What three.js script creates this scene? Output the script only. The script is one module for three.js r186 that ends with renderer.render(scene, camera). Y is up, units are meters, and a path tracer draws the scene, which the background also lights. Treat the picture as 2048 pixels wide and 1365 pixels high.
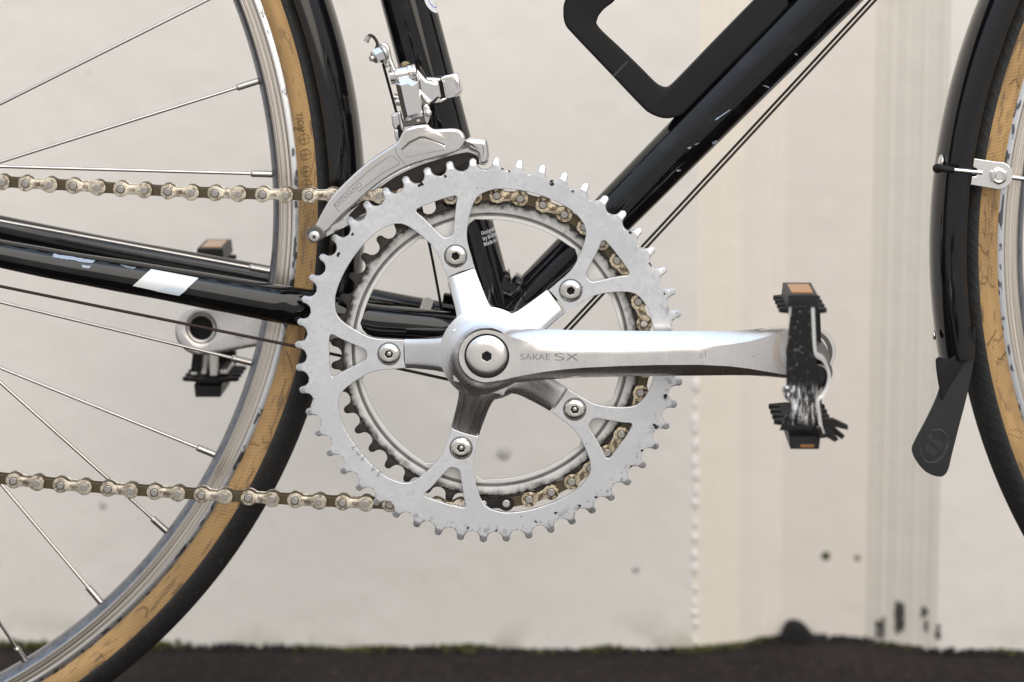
import * as THREE from 'three';
import { mergeGeometries, toCreasedNormals } from 'three/addons/utils/BufferGeometryUtils.js';
import { RoundedBoxGeometry } from 'three/addons/geometries/RoundedBoxGeometry.js';
import { FontLoader } from 'three/addons/loaders/FontLoader.js';
import { TextGeometry } from 'three/addons/geometries/TextGeometry.js';

// ------------------------------------------------------------------ camera, sky, sun, exposure
const scene = new THREE.Scene();
const RAD = Math.PI / 180, F = 5904, CX = 1024, CY = 682.5, H = 272;   // lens in photo pixels; H = height of the crank axle in mm
const camera = new THREE.PerspectiveCamera(2 * Math.atan(CY / F) / RAD, 2048 / 1365, 0.05, 200);
camera.rotation.order = 'YXZ';
camera.rotation.set(-9 * RAD, 1.36 * RAD, 0);
camera.position.set(0.04995, 0.52832, 1.62561);
camera.focus = 1.605; camera.userData.fStop = 5.6;
camera.updateMatrixWorld();
scene.add(camera);

{ // open shade: blue overhead, paler and warmer towards the horizon
  const w = 256, h = 128, d = new Float32Array(w * h * 4);
  for (let j = 0; j < h; j++) {
    const e = Math.max(0, Math.sin(((j + 0.5) / h - 0.5) * Math.PI));
    const k = Math.pow(e, 0.8), b = 0.41 + 0.66 * Math.pow(e, 1.1);
    for (let i = 0; i < w; i++) {
      const o = (j * w + i) * 4;
      d[o] = b * (1.03 - 0.27 * k); d[o + 1] = b * (0.97 - 0.03 * k); d[o + 2] = b * (0.89 + 0.33 * k); d[o + 3] = 1;
    }
  }
  const t = new THREE.DataTexture(d, w, h, THREE.RGBAFormat, THREE.FloatType);
  t.mapping = THREE.EquirectangularReflectionMapping; t.minFilter = t.magFilter = THREE.LinearFilter; t.needsUpdate = true;
  scene.background = t; scene.environment = t;
}
const sun = new THREE.DirectionalLight(new THREE.Color(1, 0.92, 0.80), 1.5);
sun.position.set(0.9, 2.4, 2.9); sun.target.position.set(0, 0.3, -0.1);
sun.castShadow = true; sun.shadow.radius = 120;
sun.shadow.mapSize.set(2048, 2048);
Object.assign(sun.shadow.camera, { left: -1.5, right: 1.5, top: 1.5, bottom: -1.5, near: 0.1, far: 10 });
scene.add(sun, sun.target);

const renderer = new THREE.WebGLRenderer({ antialias: true });
renderer.setSize(1024, 682);
renderer.toneMapping = THREE.LinearToneMapping;
renderer.toneMappingExposure = 1.39;
renderer.shadowMap.enabled = true;

// ------------------------------------------------------------------ helpers
const V = (x, y, z) => new THREE.Vector3(x, y, z), V2 = (x, y) => new THREE.Vector2(x, y);
const Q = camera.quaternion, CAM = camera.position.clone().multiplyScalar(1000);
function at(px, py, z) {                      // photo pixel -> point (mm) on the upright plane at distance z from the bicycle's middle plane
  const d = V((px - CX) / F, -(py - CY) / F, -1).applyQuaternion(Q);
  return CAM.clone().addScaledVector(d, (z - CAM.z) / d.z);
}
let seed = 12345;
const rnd = () => ((seed = (Math.imul(seed, 1664525) + 1013904223) >>> 0) / 4294967296);
const rr = (a, b) => a + (b - a) * rnd();
const PERM = new Float32Array(65536); for (let i = 0; i < 65536; i++) PERM[i] = rnd();
const hsh = (x, y) => PERM[((x * 73 + y * 1931) & 65535) >>> 0];
function vnoise(x, y, px = 1e9, py = 1e9) {
  const xi = Math.floor(x), yi = Math.floor(y), fx = x - xi, fy = y - yi, u = fx * fx * (3 - 2 * fx), v = fy * fy * (3 - 2 * fy);
  const m = (a, n) => ((a % n) + n) % n;
  const a = hsh(m(xi, px), m(yi, py)), b = hsh(m(xi + 1, px), m(yi, py)), c = hsh(m(xi, px), m(yi + 1, py)), d = hsh(m(xi + 1, px), m(yi + 1, py));
  return (a + (b - a) * u) * (1 - v) + (c + (d - c) * u) * v;
}
function fbm(x, y, o = 4, px = 1e9, py = 1e9) { let s = 0, a = 0.5, n = 0; for (let i = 0; i < o; i++) { s += a * vnoise(x, y, px, py); n += a; a *= 0.5; x *= 2; y *= 2; px *= 2; py *= 2; } return s / n; }
const clamp = (x, a = 0, b = 1) => Math.min(b, Math.max(a, x));
const sstep = (a, b, x) => { const t = clamp((x - a) / (b - a)); return t * t * (3 - 2 * t); };
const toS = (c) => 255 * clamp(c <= 0.0031308 ? 12.92 * c : 1.055 * Math.pow(c, 1 / 2.4) - 0.055);
function tex(w, h, fn, { srgb = true, wrap = true } = {}) {      // fn(u, v) -> [r, g, b] linear, or a number
  const d = new Uint8Array(w * h * 4);
  for (let j = 0; j < h; j++) for (let i = 0; i < w; i++) {
    const c = fn((i + 0.5) / w, (j + 0.5) / h), o = (j * w + i) * 4;
    for (let k = 0; k < 3; k++) { const q = typeof c === 'number' ? c : c[k]; d[o + k] = srgb ? toS(q) : 255 * clamp(q); }
    d[o + 3] = 255;
  }
  const t = new THREE.DataTexture(d, w, h);
  t.magFilter = THREE.LinearFilter; t.minFilter = THREE.LinearMipmapLinearFilter; t.generateMipmaps = true;
  if (wrap) t.wrapS = t.wrapT = THREE.RepeatWrapping;
  if (srgb) t.colorSpace = THREE.SRGBColorSpace;
  t.needsUpdate = true;
  return t;
}
function canvasTex(w, h, draw) {
  const c = document.createElement('canvas'); c.width = w; c.height = h;
  draw(c.getContext('2d'), w, h);
  const t = new THREE.CanvasTexture(c); t.colorSpace = THREE.SRGBColorSpace; t.wrapS = t.wrapT = THREE.RepeatWrapping;
  return t;
}
const std = (c, roughness, metalness, o = {}) => { const m = new THREE.MeshStandardMaterial({ roughness, metalness, ...o }); m.color.setRGB(...(typeof c === 'number' ? [c, c, c] : c)); return m; };
const phy = (c, roughness, metalness, o = {}) => { const m = new THREE.MeshPhysicalMaterial({ roughness, metalness, ...o }); m.color.setRGB(...(typeof c === 'number' ? [c, c, c] : c)); return m; };

const MM = 0.001;
function mesh(name, geo, mat, parent, label) {                 // geo in mm, world placed
  if (!geo.userData.scaled) { geo.scale(MM, MM, MM); geo.userData.scaled = true; }
  const m = new THREE.Mesh(geo, mat); m.name = name; m.castShadow = m.receiveShadow = true;
  if (label) m.userData.label = label;
  parent.add(m); return m;
}
function grp(name, parent, label) { const g = new THREE.Group(); g.name = name; if (label) g.userData.label = label; parent.add(g); return g; }
const plain = (g) => { g = g.index ? g.toNonIndexed() : g; for (const k of Object.keys(g.attributes)) if (!['position', 'normal', 'uv'].includes(k)) g.deleteAttribute(k); return g; };
const merge = (list) => mergeGeometries(list.map(plain));
const crease = (g, a = 0.35) => toCreasedNormals(plain(g), a);
function planarUV(g, s = 1, ox = 0, oy = 0) {
  const p = g.attributes.position, uv = new Float32Array(p.count * 2);
  for (let i = 0; i < p.count; i++) { uv[2 * i] = p.getX(i) / s + ox; uv[2 * i + 1] = p.getY(i) / s + oy; }
  g.setAttribute('uv', new THREE.BufferAttribute(uv, 2)); return g;
}
function tube(a, b, r1, r2 = r1, seg = 32, open = false) {
  const d = b.clone().sub(a), L = d.length(), g = new THREE.CylinderGeometry(r2, r1, L, seg, 1, open);
  g.applyQuaternion(new THREE.Quaternion().setFromUnitVectors(V(0, 1, 0), d.normalize()));
  const m = a.clone().add(b).multiplyScalar(0.5); g.translate(m.x, m.y, m.z); return g;
}
function pathTube(pts, r, seg = 40, rad = 8, tension = 0.5) { return new THREE.TubeGeometry(new THREE.CatmullRomCurve3(pts, false, 'catmullrom', tension), seg, r, rad, false); }
function loft(rings, { caps = true, ang = 0.55 } = {}) {        // rings of equally many points
  const n = rings[0].length, pos = [], uv = [];
  const tri = (a, b, c) => { for (const p of [a, b, c]) { pos.push(p.x, p.y, p.z); uv.push(p.u ?? 0, p.v ?? 0); } };
  rings.forEach((R, i) => R.forEach((p, j) => { p.u = j / n; p.v = i / rings.length; }));
  for (let i = 0; i + 1 < rings.length; i++) for (let j = 0; j < n; j++) {
    const k = (j + 1) % n, A = rings[i][j], B = rings[i][k], C = rings[i + 1][k], D = rings[i + 1][j];
    tri(A, B, C); tri(A, C, D);
  }
  if (caps) for (const [R, s] of [[rings[0], 1], [rings[rings.length - 1], -1]]) {
    const c = R.reduce((q, p) => q.add(p), V(0, 0, 0)).multiplyScalar(1 / n);
    for (let j = 0; j < n; j++) { const k = (j + 1) % n; s > 0 ? tri(c, R[k], R[j]) : tri(c, R[j], R[k]); }
  }
  const g = new THREE.BufferGeometry();
  g.setAttribute('position', new THREE.Float32BufferAttribute(pos, 3)); g.setAttribute('uv', new THREE.Float32BufferAttribute(uv, 2));
  g.computeVertexNormals();
  return crease(g, ang);
}
function latheZ(profile, c, seg = 96, a0 = 0, len = Math.PI * 2) {   // profile [[radius, z offset]...], turned about the z axis through c
  const g = new THREE.LatheGeometry(profile.map(([r, z]) => V2(Math.max(r, 1e-4), z)), seg, a0 + Math.PI / 2, len);
  g.rotateX(Math.PI / 2);            // axial y -> z
  const p = g.attributes.position;   // rotateX(90) sends y to z and z to -y
  g.translate(c.x, c.y, c.z); return g;
}
function outline(pts, z, spline = 0) {
  let w = pts.map(([x, y]) => at(x, y, z));
  if (spline) w = new THREE.CatmullRomCurve3(w, true, 'catmullrom', 0.5).getPoints(spline);
  return w.map((p) => V2(p.x, p.y));
}
function extr(shape, z0, depth, bevel = 0, bt = bevel, bs = 2) {     // shape in mm; front face at z0 + depth
  const g = new THREE.ExtrudeGeometry(shape, { depth: Math.max(1e-3, depth - 2 * bt), bevelEnabled: bevel > 0, bevelSize: bevel, bevelOffset: -bevel, bevelThickness: bt, bevelSegments: bs, curveSegments: 24 });
  g.translate(0, 0, z0 + (bevel > 0 ? bt : 0)); return g;
}
function plate(pts, zFront, depth, { bevel = 0, bt = bevel, spline = 0, holes = [], ang = 0.35, bs = 2 } = {}) {
  const s = new THREE.Shape(outline(pts, zFront, spline));
  for (const h of holes) s.holes.push(new THREE.Path(h));
  return crease(extr(s, zFront - depth, depth, bevel, bt, bs), ang);
}
const discPts = (c, r, n = 40, a0 = 0) => Array.from({ length: n }, (_, i) => V2(c.x + r * Math.cos(a0 + i / n * 2 * Math.PI), c.y + r * Math.sin(a0 + i / n * 2 * Math.PI)));
const axisTube = (c, r, z0, z1, seg = 32) => tube(V(c.x, c.y, z0), V(c.x, c.y, z1), r, r, seg);
const top = (o, name, label, category, group) => { o.name = name; o.userData = { label, category, ...(group ? { group } : {}) }; scene.add(o); return o; };
const struct = (o, name, label) => { o.name = name; o.userData = { kind: 'structure', label }; scene.add(o); return o; };
const loader = new FontLoader();
const fontB = await loader.loadAsync('fonts/droid/droid_sans_bold.typeface.json');
const fontR = await loader.loadAsync('fonts/droid/droid_sans_regular.typeface.json');
function text(str, font, size, depth, sx = 1) {
  const g = new TextGeometry(str, { font, size, depth, curveSegments: 4 }); g.scale(sx, 1, 1); g.computeBoundingBox(); return plain(g);
}

// ------------------------------------------------------------------ materials
const smudge = tex(512, 512, (u, v) => 0.55 + 0.75 * (fbm(u * 8, v * 8, 5, 8, 8) - 0.5) + 0.3 * (vnoise(u * 120, v * 120, 120, 120) - 0.5), { srgb: false });
const scratch = tex(512, 512, (u, v) => 0.6 + 0.5 * (fbm(u * 5, v * 5, 4, 5, 5) - 0.5) + 0.35 * (vnoise(u * 6, v * 240, 6, 240) - 0.5), { srgb: false });
const armTex = canvasTex(2048, 384, (c, w, h) => {
  const img = c.createImageData(w, h);
  for (let y = 0; y < h; y++) for (let x = 0; x < w; x++) {
    const o = (y * w + x) * 4, n = fbm(x / 160, y / 90, 4), v = fbm(x / 7, y / 260 + 9, 3), k = 0.78 * (1 + 0.10 * (n - 0.5) + 0.09 * (v - 0.5));
    img.data[o] = toS(k); img.data[o + 1] = toS(k * 0.965); img.data[o + 2] = toS(k * 0.935); img.data[o + 3] = 255;
  }
  c.putImageData(img, 0, 0);
  for (let i = 0; i < 170; i++) { const x = rr(0, w), y = rr(0, h), a = rr(-0.5, 0.5) + (rnd() < 0.4 ? 1.5 : 0), L = rr(6, 60); c.strokeStyle = rnd() < 0.5 ? `rgba(90,84,80,${rr(0.1, 0.4)})` : `rgba(255,252,248,${rr(0.1, 0.35)})`; c.lineWidth = rr(0.6, 1.8); c.beginPath(); c.moveTo(x, y); c.lineTo(x + L * Math.cos(a), y + L * Math.sin(a)); c.stroke(); }
  for (let i = 0; i < 60; i++) { const x = rr(0, w), y = rr(0, h); c.fillStyle = `rgba(60,52,46,${rr(0.15, 0.5)})`; c.beginPath(); c.ellipse(x, y, rr(1, 6), rr(0.8, 2), rr(-0.4, 0.4), 0, 7); c.fill(); }
});
const armRough = tex(512, 128, (u, v) => 0.8 + 0.5 * (fbm(u * 20, v * 5, 4, 20, 5) - 0.5), { srgb: false });
const dust = tex(512, 512, (u, v) => { const q = vnoise(u * 300, v * 300, 300, 300), n = fbm(u * 6, v * 6, 4, 6, 6), k = 0.0035 + 0.006 * sstep(0.5, 0.75, n) + 0.10 * sstep(0.955, 0.99, q) * sstep(0.45, 0.6, n); return [k, k, k * 1.1]; });
dust.repeat.set(2, 5);
const M = {
  paint: phy(1, 0.5, 0, { map: dust, clearcoat: 1, clearcoatRoughness: 0.04, specularIntensity: 0 }),
  fender: phy([0.008, 0.008, 0.009], 0.3, 0, { clearcoat: 1, clearcoatRoughness: 0.08 }),
  polish: std([0.80, 0.80, 0.80], 0.36, 1, { roughnessMap: armRough }), fd: std([0.80, 0.775, 0.75], 0.12, 1),
  arm: std(1, 0.36, 1, { map: armTex, roughnessMap: armRough }),
  chrome: std([0.76, 0.74, 0.72], 0.16, 1),
  steel: std([0.62, 0.60, 0.57], 0.32, 1),
  darkSteel: std([0.13, 0.12, 0.11], 0.45, 0.8),
  black: phy([0.010, 0.009, 0.009], 0.55, 0, { specularIntensity: 0.5 }),
  rubber: phy([0.012, 0.011, 0.011], 0.75, 0, { specularIntensity: 0.5 }),
  hole: std(0.004, 0.9, 0),
  cage: phy([0.0085, 0.0075, 0.0075], 0.7, 0, { specularIntensity: 0.55 }),
  cable: std([0.03, 0.014, 0.012], 0.5, 0.2),
  cableBlack: std([0.012, 0.011, 0.011], 0.5, 0.2),
  spoke: std([0.55, 0.52, 0.49], 0.14, 1),
  nipple: std([0.50, 0.47, 0.44], 0.3, 1),
  amber: phy([0.40, 0.165, 0.022], 0.3, 0, { clearcoat: 0.6 }),
  white: phy(0.72, 0.4, 0, { clearcoat: 0.6, clearcoatRoughness: 0.15 }),
  chip: std([0.32, 0.38, 0.47], 0.5, 0),
  engrave: std([0.26, 0.245, 0.25], 0.55, 0.8),
  print: std(0.7, 0.5, 0),
  gumMark: std([0.17, 0.11, 0.045], 0.8, 0),
};

// ------------------------------------------------------------------ the setting: ground, wall
const ZW = -347, ZR = -383;                                   // wall face and recessed panel
{
  // asphalt: one sheet to the horizon, falling gently towards the front wheel where the bicycle stands
  const xs = [], zs = [];
  for (let x = -60000; x < -1500; x *= 0.6) xs.push(x); for (let x = -1500; x <= 1500; x += 50) xs.push(x); for (let x = 2500; x <= 60000; x *= 1.6) xs.push(x); xs.push(60000);
  zs.push(-420); for (let z = -360; z <= 1200; z += 30) zs.push(z); for (let z = 2000; z <= 60000; z *= 1.6) zs.push(z); zs.push(60000);
  const gy = (x, z) => -0.0171 * (clamp(x, -900, 1100) + 430) * sstep(-330, -150, z) * (1 - sstep(120, 420, z)) - 2 * sstep(200, 420, z);
  const pos = [], uv = [], idx = [];
  for (const z of zs) for (const x of xs) { pos.push(x * MM, gy(x, z) * MM, z * MM); uv.push(x * MM / 0.6, z * MM / 0.6); }
  for (let j = 0; j + 1 < zs.length; j++) for (let i = 0; i + 1 < xs.length; i++) { const a = j * xs.length + i, b = a + 1, c = a + xs.length, d = c + 1; idx.push(a, c, b, b, c, d); }
  const g = new THREE.BufferGeometry(); g.setAttribute('position', new THREE.Float32BufferAttribute(pos, 3)); g.setAttribute('uv', new THREE.Float32BufferAttribute(uv, 2)); g.setIndex(idx); g.computeVertexNormals();
  const asph = tex(1024, 1024, (u, v) => { const f = fbm(u * 7, v * 7, 4, 7, 7), s = vnoise(u * 230, v * 230, 230, 230), k = 0.030 + 0.022 * (f - 0.5) + 0.035 * Math.pow(s, 3); return [k * 0.80, k * 0.61, k * 0.53]; });
  const bump = tex(1024, 1024, (u, v) => 0.5 * vnoise(u * 190, v * 190, 190, 190) + 0.5 * vnoise(u * 90, v * 90, 90, 90), { srgb: false });
  const m = new THREE.Mesh(g, phy(1, 0.95, 0, { map: asph, bumpMap: bump, bumpScale: 0.0022, specularIntensity: 0.25 })); m.receiveShadow = true;
  struct(m, 'ground', 'dark asphalt along the foot of the white wall');
  // a pale concrete pavement begins in front of the bicycle
  const pg = new THREE.PlaneGeometry(80, 40, 2, 2); pg.rotateX(-Math.PI / 2); pg.translate(0, 0.003, 0.45 + 20);
  const pm = new THREE.Mesh(pg, std(1, 0.85, 0, { map: tex(512, 512, (u, v) => { const k = 0.37 + 0.08 * (fbm(u * 6, v * 6, 5, 6, 6) - 0.5); return [k * 1.05, k * 0.99, k * 0.92]; }) }));
  pg.attributes.uv.array.forEach((q, i, a) => { a[i] = q * (i % 2 ? 20 : 40); }); pm.receiveShadow = true;
  struct(pm, 'pavement', 'pale concrete pavement in front of the asphalt strip');
}
const XL = at(1392, 700, ZW).x, XR = at(1886, 700, ZW).x, XRL = at(1568, 700, ZR).x, XRR = at(1742, 700, ZR).x;
{
  const wall = new THREE.Group(); wall.position.set(0, 0, ZW * MM);
  top(wall, 'painted_wall', 'off-white painted wall with a shallow recessed panel behind the bicycle', 'wall');
  const spots = Array.from({ length: 60 }, () => [rnd(), rnd() * 0.5, rr(0.0008, 0.002), rr(0.04, 0.16)]);
  const paintTex = (dirt, tint) => tex(1024, 1024, (u, v) => {
    const f = fbm(u * 5, v * 5, 5, 5, 5), st = fbm(u * 70, v * 4, 3, 70, 4), fine = vnoise(u * 260, v * 260, 260, 260);
    let k = 0.75 + 0.035 * (f - 0.5) + 0.018 * (st - 0.5) + 0.014 * (fine - 0.5);
    let gr = 0;
    if (dirt) {
      const n = fbm(u * 26, v * 14, 4, 26, 14);
      gr = clamp(sstep(0.62, 0.8, n) * Math.exp(-v * 22) * 0.035 + sstep(0.028, 0.0, v) * sstep(0.42, 0.75, fbm(u * 40 + 7, v * 40, 3, 40, 40)) * 0.4);
      for (const [x, y, r, s] of spots) { const d = Math.hypot(u - x, v - y); if (d < r * 2.2) gr = Math.max(gr, s * sstep(2.2 * r, r * 0.6, d)); }
    }
    k *= 1 - 0.75 * gr;
    return [k * tint[0] * (1 - 0.02 * gr), k * tint[1], k * tint[2] * (1 - 0.25 * gr)];
  });
  const paintBump = tex(1024, 1024, (u, v) => 0.45 * fbm(u * 60, v * 60, 3, 60, 60) + 0.55 * fbm(u * 14, v * 14, 3, 14, 14), { srgb: false });
  const wm = (dirt, tint) => std(1, 0.62, 0, { map: paintTex(dirt, tint), bumpMap: paintBump, bumpScale: 0.0016 });
  const mats = { face: wm(1, [1.06, 0.995, 0.915]), up: wm(0, [1.06, 0.995, 0.915]), rec: wm(1, [1.01, 0.925, 0.835]), litCream: wm(0, [1.11, 1.01, 0.87]), mid: wm(0, [1.05, 0.955, 0.845]), grey: wm(0, [1.08, 1.0, 0.88]) };  // left splay strips carry warm sunlight in their tint, fading towards the panel
  // a slab of wall over a run of its plan, y0..y1 (mm)
  function slab(name, x0, x1, z0, z1, y0, y1, mat, zb = -600) {
    const a = [V2(x0, zb), V2(x1, zb), V2(x1, z1), V2(x0, z0)], pos = [], uv = [];
    const P = (p, y) => [p.x * MM, y * MM, (p.y - ZW) * MM];
    const quad = (p, q) => { const L = p.distanceTo(q), u0 = p.x / 1200, u1 = u0 + L / 1200 * Math.sign(q.x - p.x || 1); for (const [r, y, u] of [[p, y0, u0], [q, y0, u1], [q, y1, u1], [p, y0, u0], [q, y1, u1], [p, y1, u0]]) { pos.push(...P(r, y)); uv.push(u, y / 1200); } };
    quad(a[3], a[2]); quad(a[2], a[1]); quad(a[1], a[0]); quad(a[0], a[3]);
    for (const [y, o] of [[y1, [3, 2, 1, 3, 1, 0]], [y0, [3, 1, 2, 3, 0, 1]]]) for (const k of o) { pos.push(...P(a[k], y)); uv.push(a[k].x / 1200, a[k].y / 1200); }
    const g = new THREE.BufferGeometry(); g.setAttribute('position', new THREE.Float32BufferAttribute(pos, 3)); g.setAttribute('uv', new THREE.Float32BufferAttribute(uv, 2)); g.computeVertexNormals();
    g.userData.scaled = true;
    return mesh(name, g, mat, wall);
  }
  for (const [y0, y1, k] of [[-60, 1100, 0], [1100, 5000, 1]]) {
    slab('wall_face', -4000, XL, ZW, ZW, y0, y1, k ? mats.up : mats.face);
    slab('wall_face', XR, 4000, ZW, ZW, y0, y1, k ? mats.up : mats.face);
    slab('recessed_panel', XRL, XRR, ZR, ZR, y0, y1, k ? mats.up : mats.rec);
  }
  // the splayed sides of the recess: narrow upright flutes, each a strip with its own step
  const flutes = (xa, za, xb, zb, ws, mat, s) => {
    const T = ws.reduce((p, q) => p + q, 0); let acc = 0;
    for (const w of ws) {
      const N = 6, t0 = acc / T, t1 = (acc + w) / T; acc += w;
      const f = (t) => { const q = (t - t0) / (t1 - t0); return [xa + (xb - xa) * t, za + (zb - za) * t + 0.95 * Math.sin(Math.PI * q)]; };
      const P = Array.from({ length: N + 1 }, (_, i) => f(t0 + (t1 - t0) * i / N)), pos = [], uv = [];
      const Y0 = -60, Y1 = 5000, v = (x, y, z) => { pos.push(x * MM, y * MM, (z - ZW) * MM); uv.push(x / 1200, y / 1200); };
      for (let i = 0; i < N; i++) { const [x0, z0] = P[i], [x1, z1] = P[i + 1]; v(x0, Y0, z0); v(x1, Y0, z1); v(x1, Y1, z1); v(x0, Y0, z0); v(x1, Y1, z1); v(x0, Y1, z0); }
      for (const [x, z, d] of [[P[0][0], P[0][1], 1], [P[N][0], P[N][1], -1]]) { const q = [[x, Y0, -600], [x, Y0, z], [x, Y1, z], [x, Y1, -600]]; for (const k of d > 0 ? [0, 1, 2, 0, 2, 3] : [0, 2, 1, 0, 3, 2]) v(...q[k]); }
      const g = new THREE.BufferGeometry(); g.setAttribute('position', new THREE.Float32BufferAttribute(pos, 3)); g.setAttribute('uv', new THREE.Float32BufferAttribute(uv, 2)); g.computeVertexNormals();
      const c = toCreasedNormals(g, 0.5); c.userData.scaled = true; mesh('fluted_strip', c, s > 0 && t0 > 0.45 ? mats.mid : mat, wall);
    }
  };
  flutes(XL, ZW - 1, XRL, ZR, [3, 1, 1.6, 1, 0.7, 1.5, 1.2, 1], mats.litCream, 1);
  flutes(XRR, ZR, XR, ZW - 1, [1.2, 0.8, 1.6, 1, 0.7, 1.3, 0.9], mats.grey, -1);
  // blobs of thick paint on the wall and beads along the corner of the recess
  const blob = (px, py, z, r, fl = 0.45, sy = 1) => { const g = new THREE.SphereGeometry(r, 14, 10); g.scale(1, sy, fl); const c = at(px, py, z); g.translate(c.x, c.y, z - ZW); return g; };
  for (const [px, py, r] of [[1008, 905, 5], [1272, 1140, 2.6], [205, 1012, 2.6]]) mesh('paint_blob', blob(px, py, ZW, r), mats.up, wall);
  const beads = [];
  for (let y = 770; y < 1290; y += rr(12, 42)) beads.push(blob(1391 + rr(-2, 2), y, ZW, rr(1.4, 2.8), 0.5, rr(1, 2.4)));
  const b = mesh('paint_bead', merge(beads), std([0.86, 0.82, 0.77], 0.5, 0), wall); b.userData.kind = 'stuff';
  // mould on the recess
  const mould = std([0.075, 0.085, 0.04], 0.9, 0), grime = std([0.075, 0.07, 0.06], 0.9, 0);
  for (const [px, py, r, sy, m] of [[1652, 1113, 3.2, 1, mould], [1715, 1117, 2.6, 1, std([0.30, 0.28, 0.20], 0.9, 0)]]) mesh('mould_spot', blob(px, py, ZR, r, 0.12, sy), m, wall);
  const gl = [];
  for (const [px, py, w, h, n] of [[1802, 1236, 9, 28, 130], [1762, 1264, 7, 18, 40], [1850, 1236, 4, 24, 12], [1878, 1266, 3, 16, 8], [1545, 1190, 6, 30, 5]]) for (let i = 0; i < n; i++) {
    const x = px + rr(-w, w), y = py + rr(-h, h) * (1 - 0.3 * rnd()), z = x > 1742 ? ZR + (ZW - ZR) * (x - 1742) / 144 + 3 : ZR;
    gl.push(blob(x, y, z, rr(0.6, 1.7), 0.3, rr(1.2, 3)));
  }
  mesh('mould_growth', merge(gl), grime, wall).userData.kind = 'stuff';

  // moss and crumbs of asphalt along the foot of the wall
  const foot = (x) => x < XL ? ZW : x < XRL ? ZW + (ZR - ZW) * (x - XL) / (XRL - XL) : x < XRR ? ZR : x < XR ? ZR + (ZW - ZR) * (x - XRR) / (XR - XRR) : ZW;
  const lump = new THREE.IcosahedronGeometry(1, 1);
  { const p = lump.attributes.position; for (let i = 0; i < p.count; i++) { const k = 0.8 + 0.5 * hsh(Math.round(p.getX(i) * 9) + 40, Math.round(p.getY(i) * 9 + p.getZ(i) * 31) + 900); p.setXYZ(i, p.getX(i) * k, p.getY(i) * k, p.getZ(i) * k); } lump.computeVertexNormals(); }
  const inst = (name, n, mat, cols, label, category, size, hgt, dens) => {
    const im = new THREE.InstancedMesh(lump, mat, n), o = new THREE.Object3D(), c = new THREE.Color();
    for (let i = 0; i < n; i++) {
      let x; do { x = rr(-420, 460); } while (rnd() > dens(x));
      const s = rr(...size);
      o.position.set(x * MM, rr(0, hgt) * MM * Math.pow(vnoise(x / 23, 3), 1), (foot(x) + rr(-1, 6)) * MM);
      o.rotation.set(rr(0, 6), rr(0, 6), rr(0, 6)); o.scale.set(s * MM * rr(0.7, 1.5), s * MM * rr(0.6, 1), s * MM * 0.9); o.updateMatrix(); im.setMatrixAt(i, o.matrix);
      const q = cols[Math.floor(rnd() * cols.length)]; im.setColorAt(i, c.setRGB(...q));
    }
    im.castShadow = im.receiveShadow = true;
    im.name = name; im.userData = { kind: 'stuff', label, category }; scene.add(im);
  };
  inst('moss', 1500, std(1, 0.95, 0), [[0.075, 0.075, 0.012], [0.05, 0.052, 0.014], [0.10, 0.095, 0.02]], 'olive moss growing in patches along the foot of the wall', 'moss', [0.6, 1.8], 6, (x) => clamp(0.1 + 1.5 * (fbm(x / 34, 8, 3) - 0.38)));
  inst('asphalt_crumbs', 1500, std(1, 0.95, 0), [[0.02, 0.018, 0.017], [0.032, 0.028, 0.026], [0.015, 0.014, 0.013]], 'dark crumbs of asphalt and dirt against the foot of the wall', 'dirt', [0.7, 2.0], 4, (x) => 0.35 + 0.6 * fbm(x / 18, 21, 3));
  // a lump of asphalt swelling up against the recessed panel
  const pts = [[1562, 1284], [1570, 1262], [1577, 1252], [1588, 1249], [1600, 1251], [1612, 1258], [1628, 1276], [1640, 1284], [1640, 1300], [1562, 1300]];
  const g = plate(pts, ZR + 14, 22, { bevel: 5, bt: 6, spline: 60, ang: 1.2, bs: 4 });
  const lm = mesh('asphalt_lump', g, std([0.03, 0.026, 0.025], 0.95, 0, { bumpMap: paintBump, bumpScale: 0.003 }), scene);
  lm.userData = { label: 'dark lump of asphalt pushed up against the recessed panel', category: 'asphalt lump' };
}

// ------------------------------------------------------------------ the bicycle
const bike = new THREE.Group();
top(bike, 'bicycle', 'black road bicycle with silver cranks and tan-walled tyres in front of the white wall', 'bicycle');

// ---- wheels
const RC = V(-430.3, 348.6, 0), FC = V(602.7, 331, 0);        // hub centres, mm
function nonuniformV(g, n, vs) {                              // lathe v from a list of positions along the profile
  const uv = g.attributes.uv; for (let i = 0; i < uv.count; i++) uv.setY(i, vs[i % n]); return g;
}
const mirror = (p) => [...p.map(([r, z]) => [r, -z]).reverse(), ...p];
const rimTex = tex(2048, 128, (u, v) => {
  const s = vnoise(u * 3, v * 128, 3, 128), s2 = vnoise(u * 24, v * 100, 24, 100), d = fbm(u * 160, v * 10, 3, 160, 10), d2 = vnoise(u * 500, v * 40, 500, 40);
  let k = 0.56 + 0.62 * (s - 0.5) + 0.3 * (s2 - 0.5);
  const lip = sstep(0.74, 0.80, v), inner = sstep(0.30, 0.24, v);
  let c = [k, k * 0.91, k * 0.80];
  if (lip > 0) { const q = 0.74 * (1 - 0.8 * sstep(0.56, 0.68, fbm(u * 120, v * 7, 4, 120, 7)) * sstep(0.78, 0.84, v)); c = c.map((x, i) => x + (q * [0.98, 1, 1.03][i] - x) * lip); }
  if (inner > 0) { const q = 0.20 * (1 + 0.6 * (d - 0.5)) * (1 - 0.5 * sstep(0.84, 0.95, d2)); c = c.map((x, i) => x + (q * [0.93, 1, 1.15][i] - x) * inner); }
  return c;
});
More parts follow.
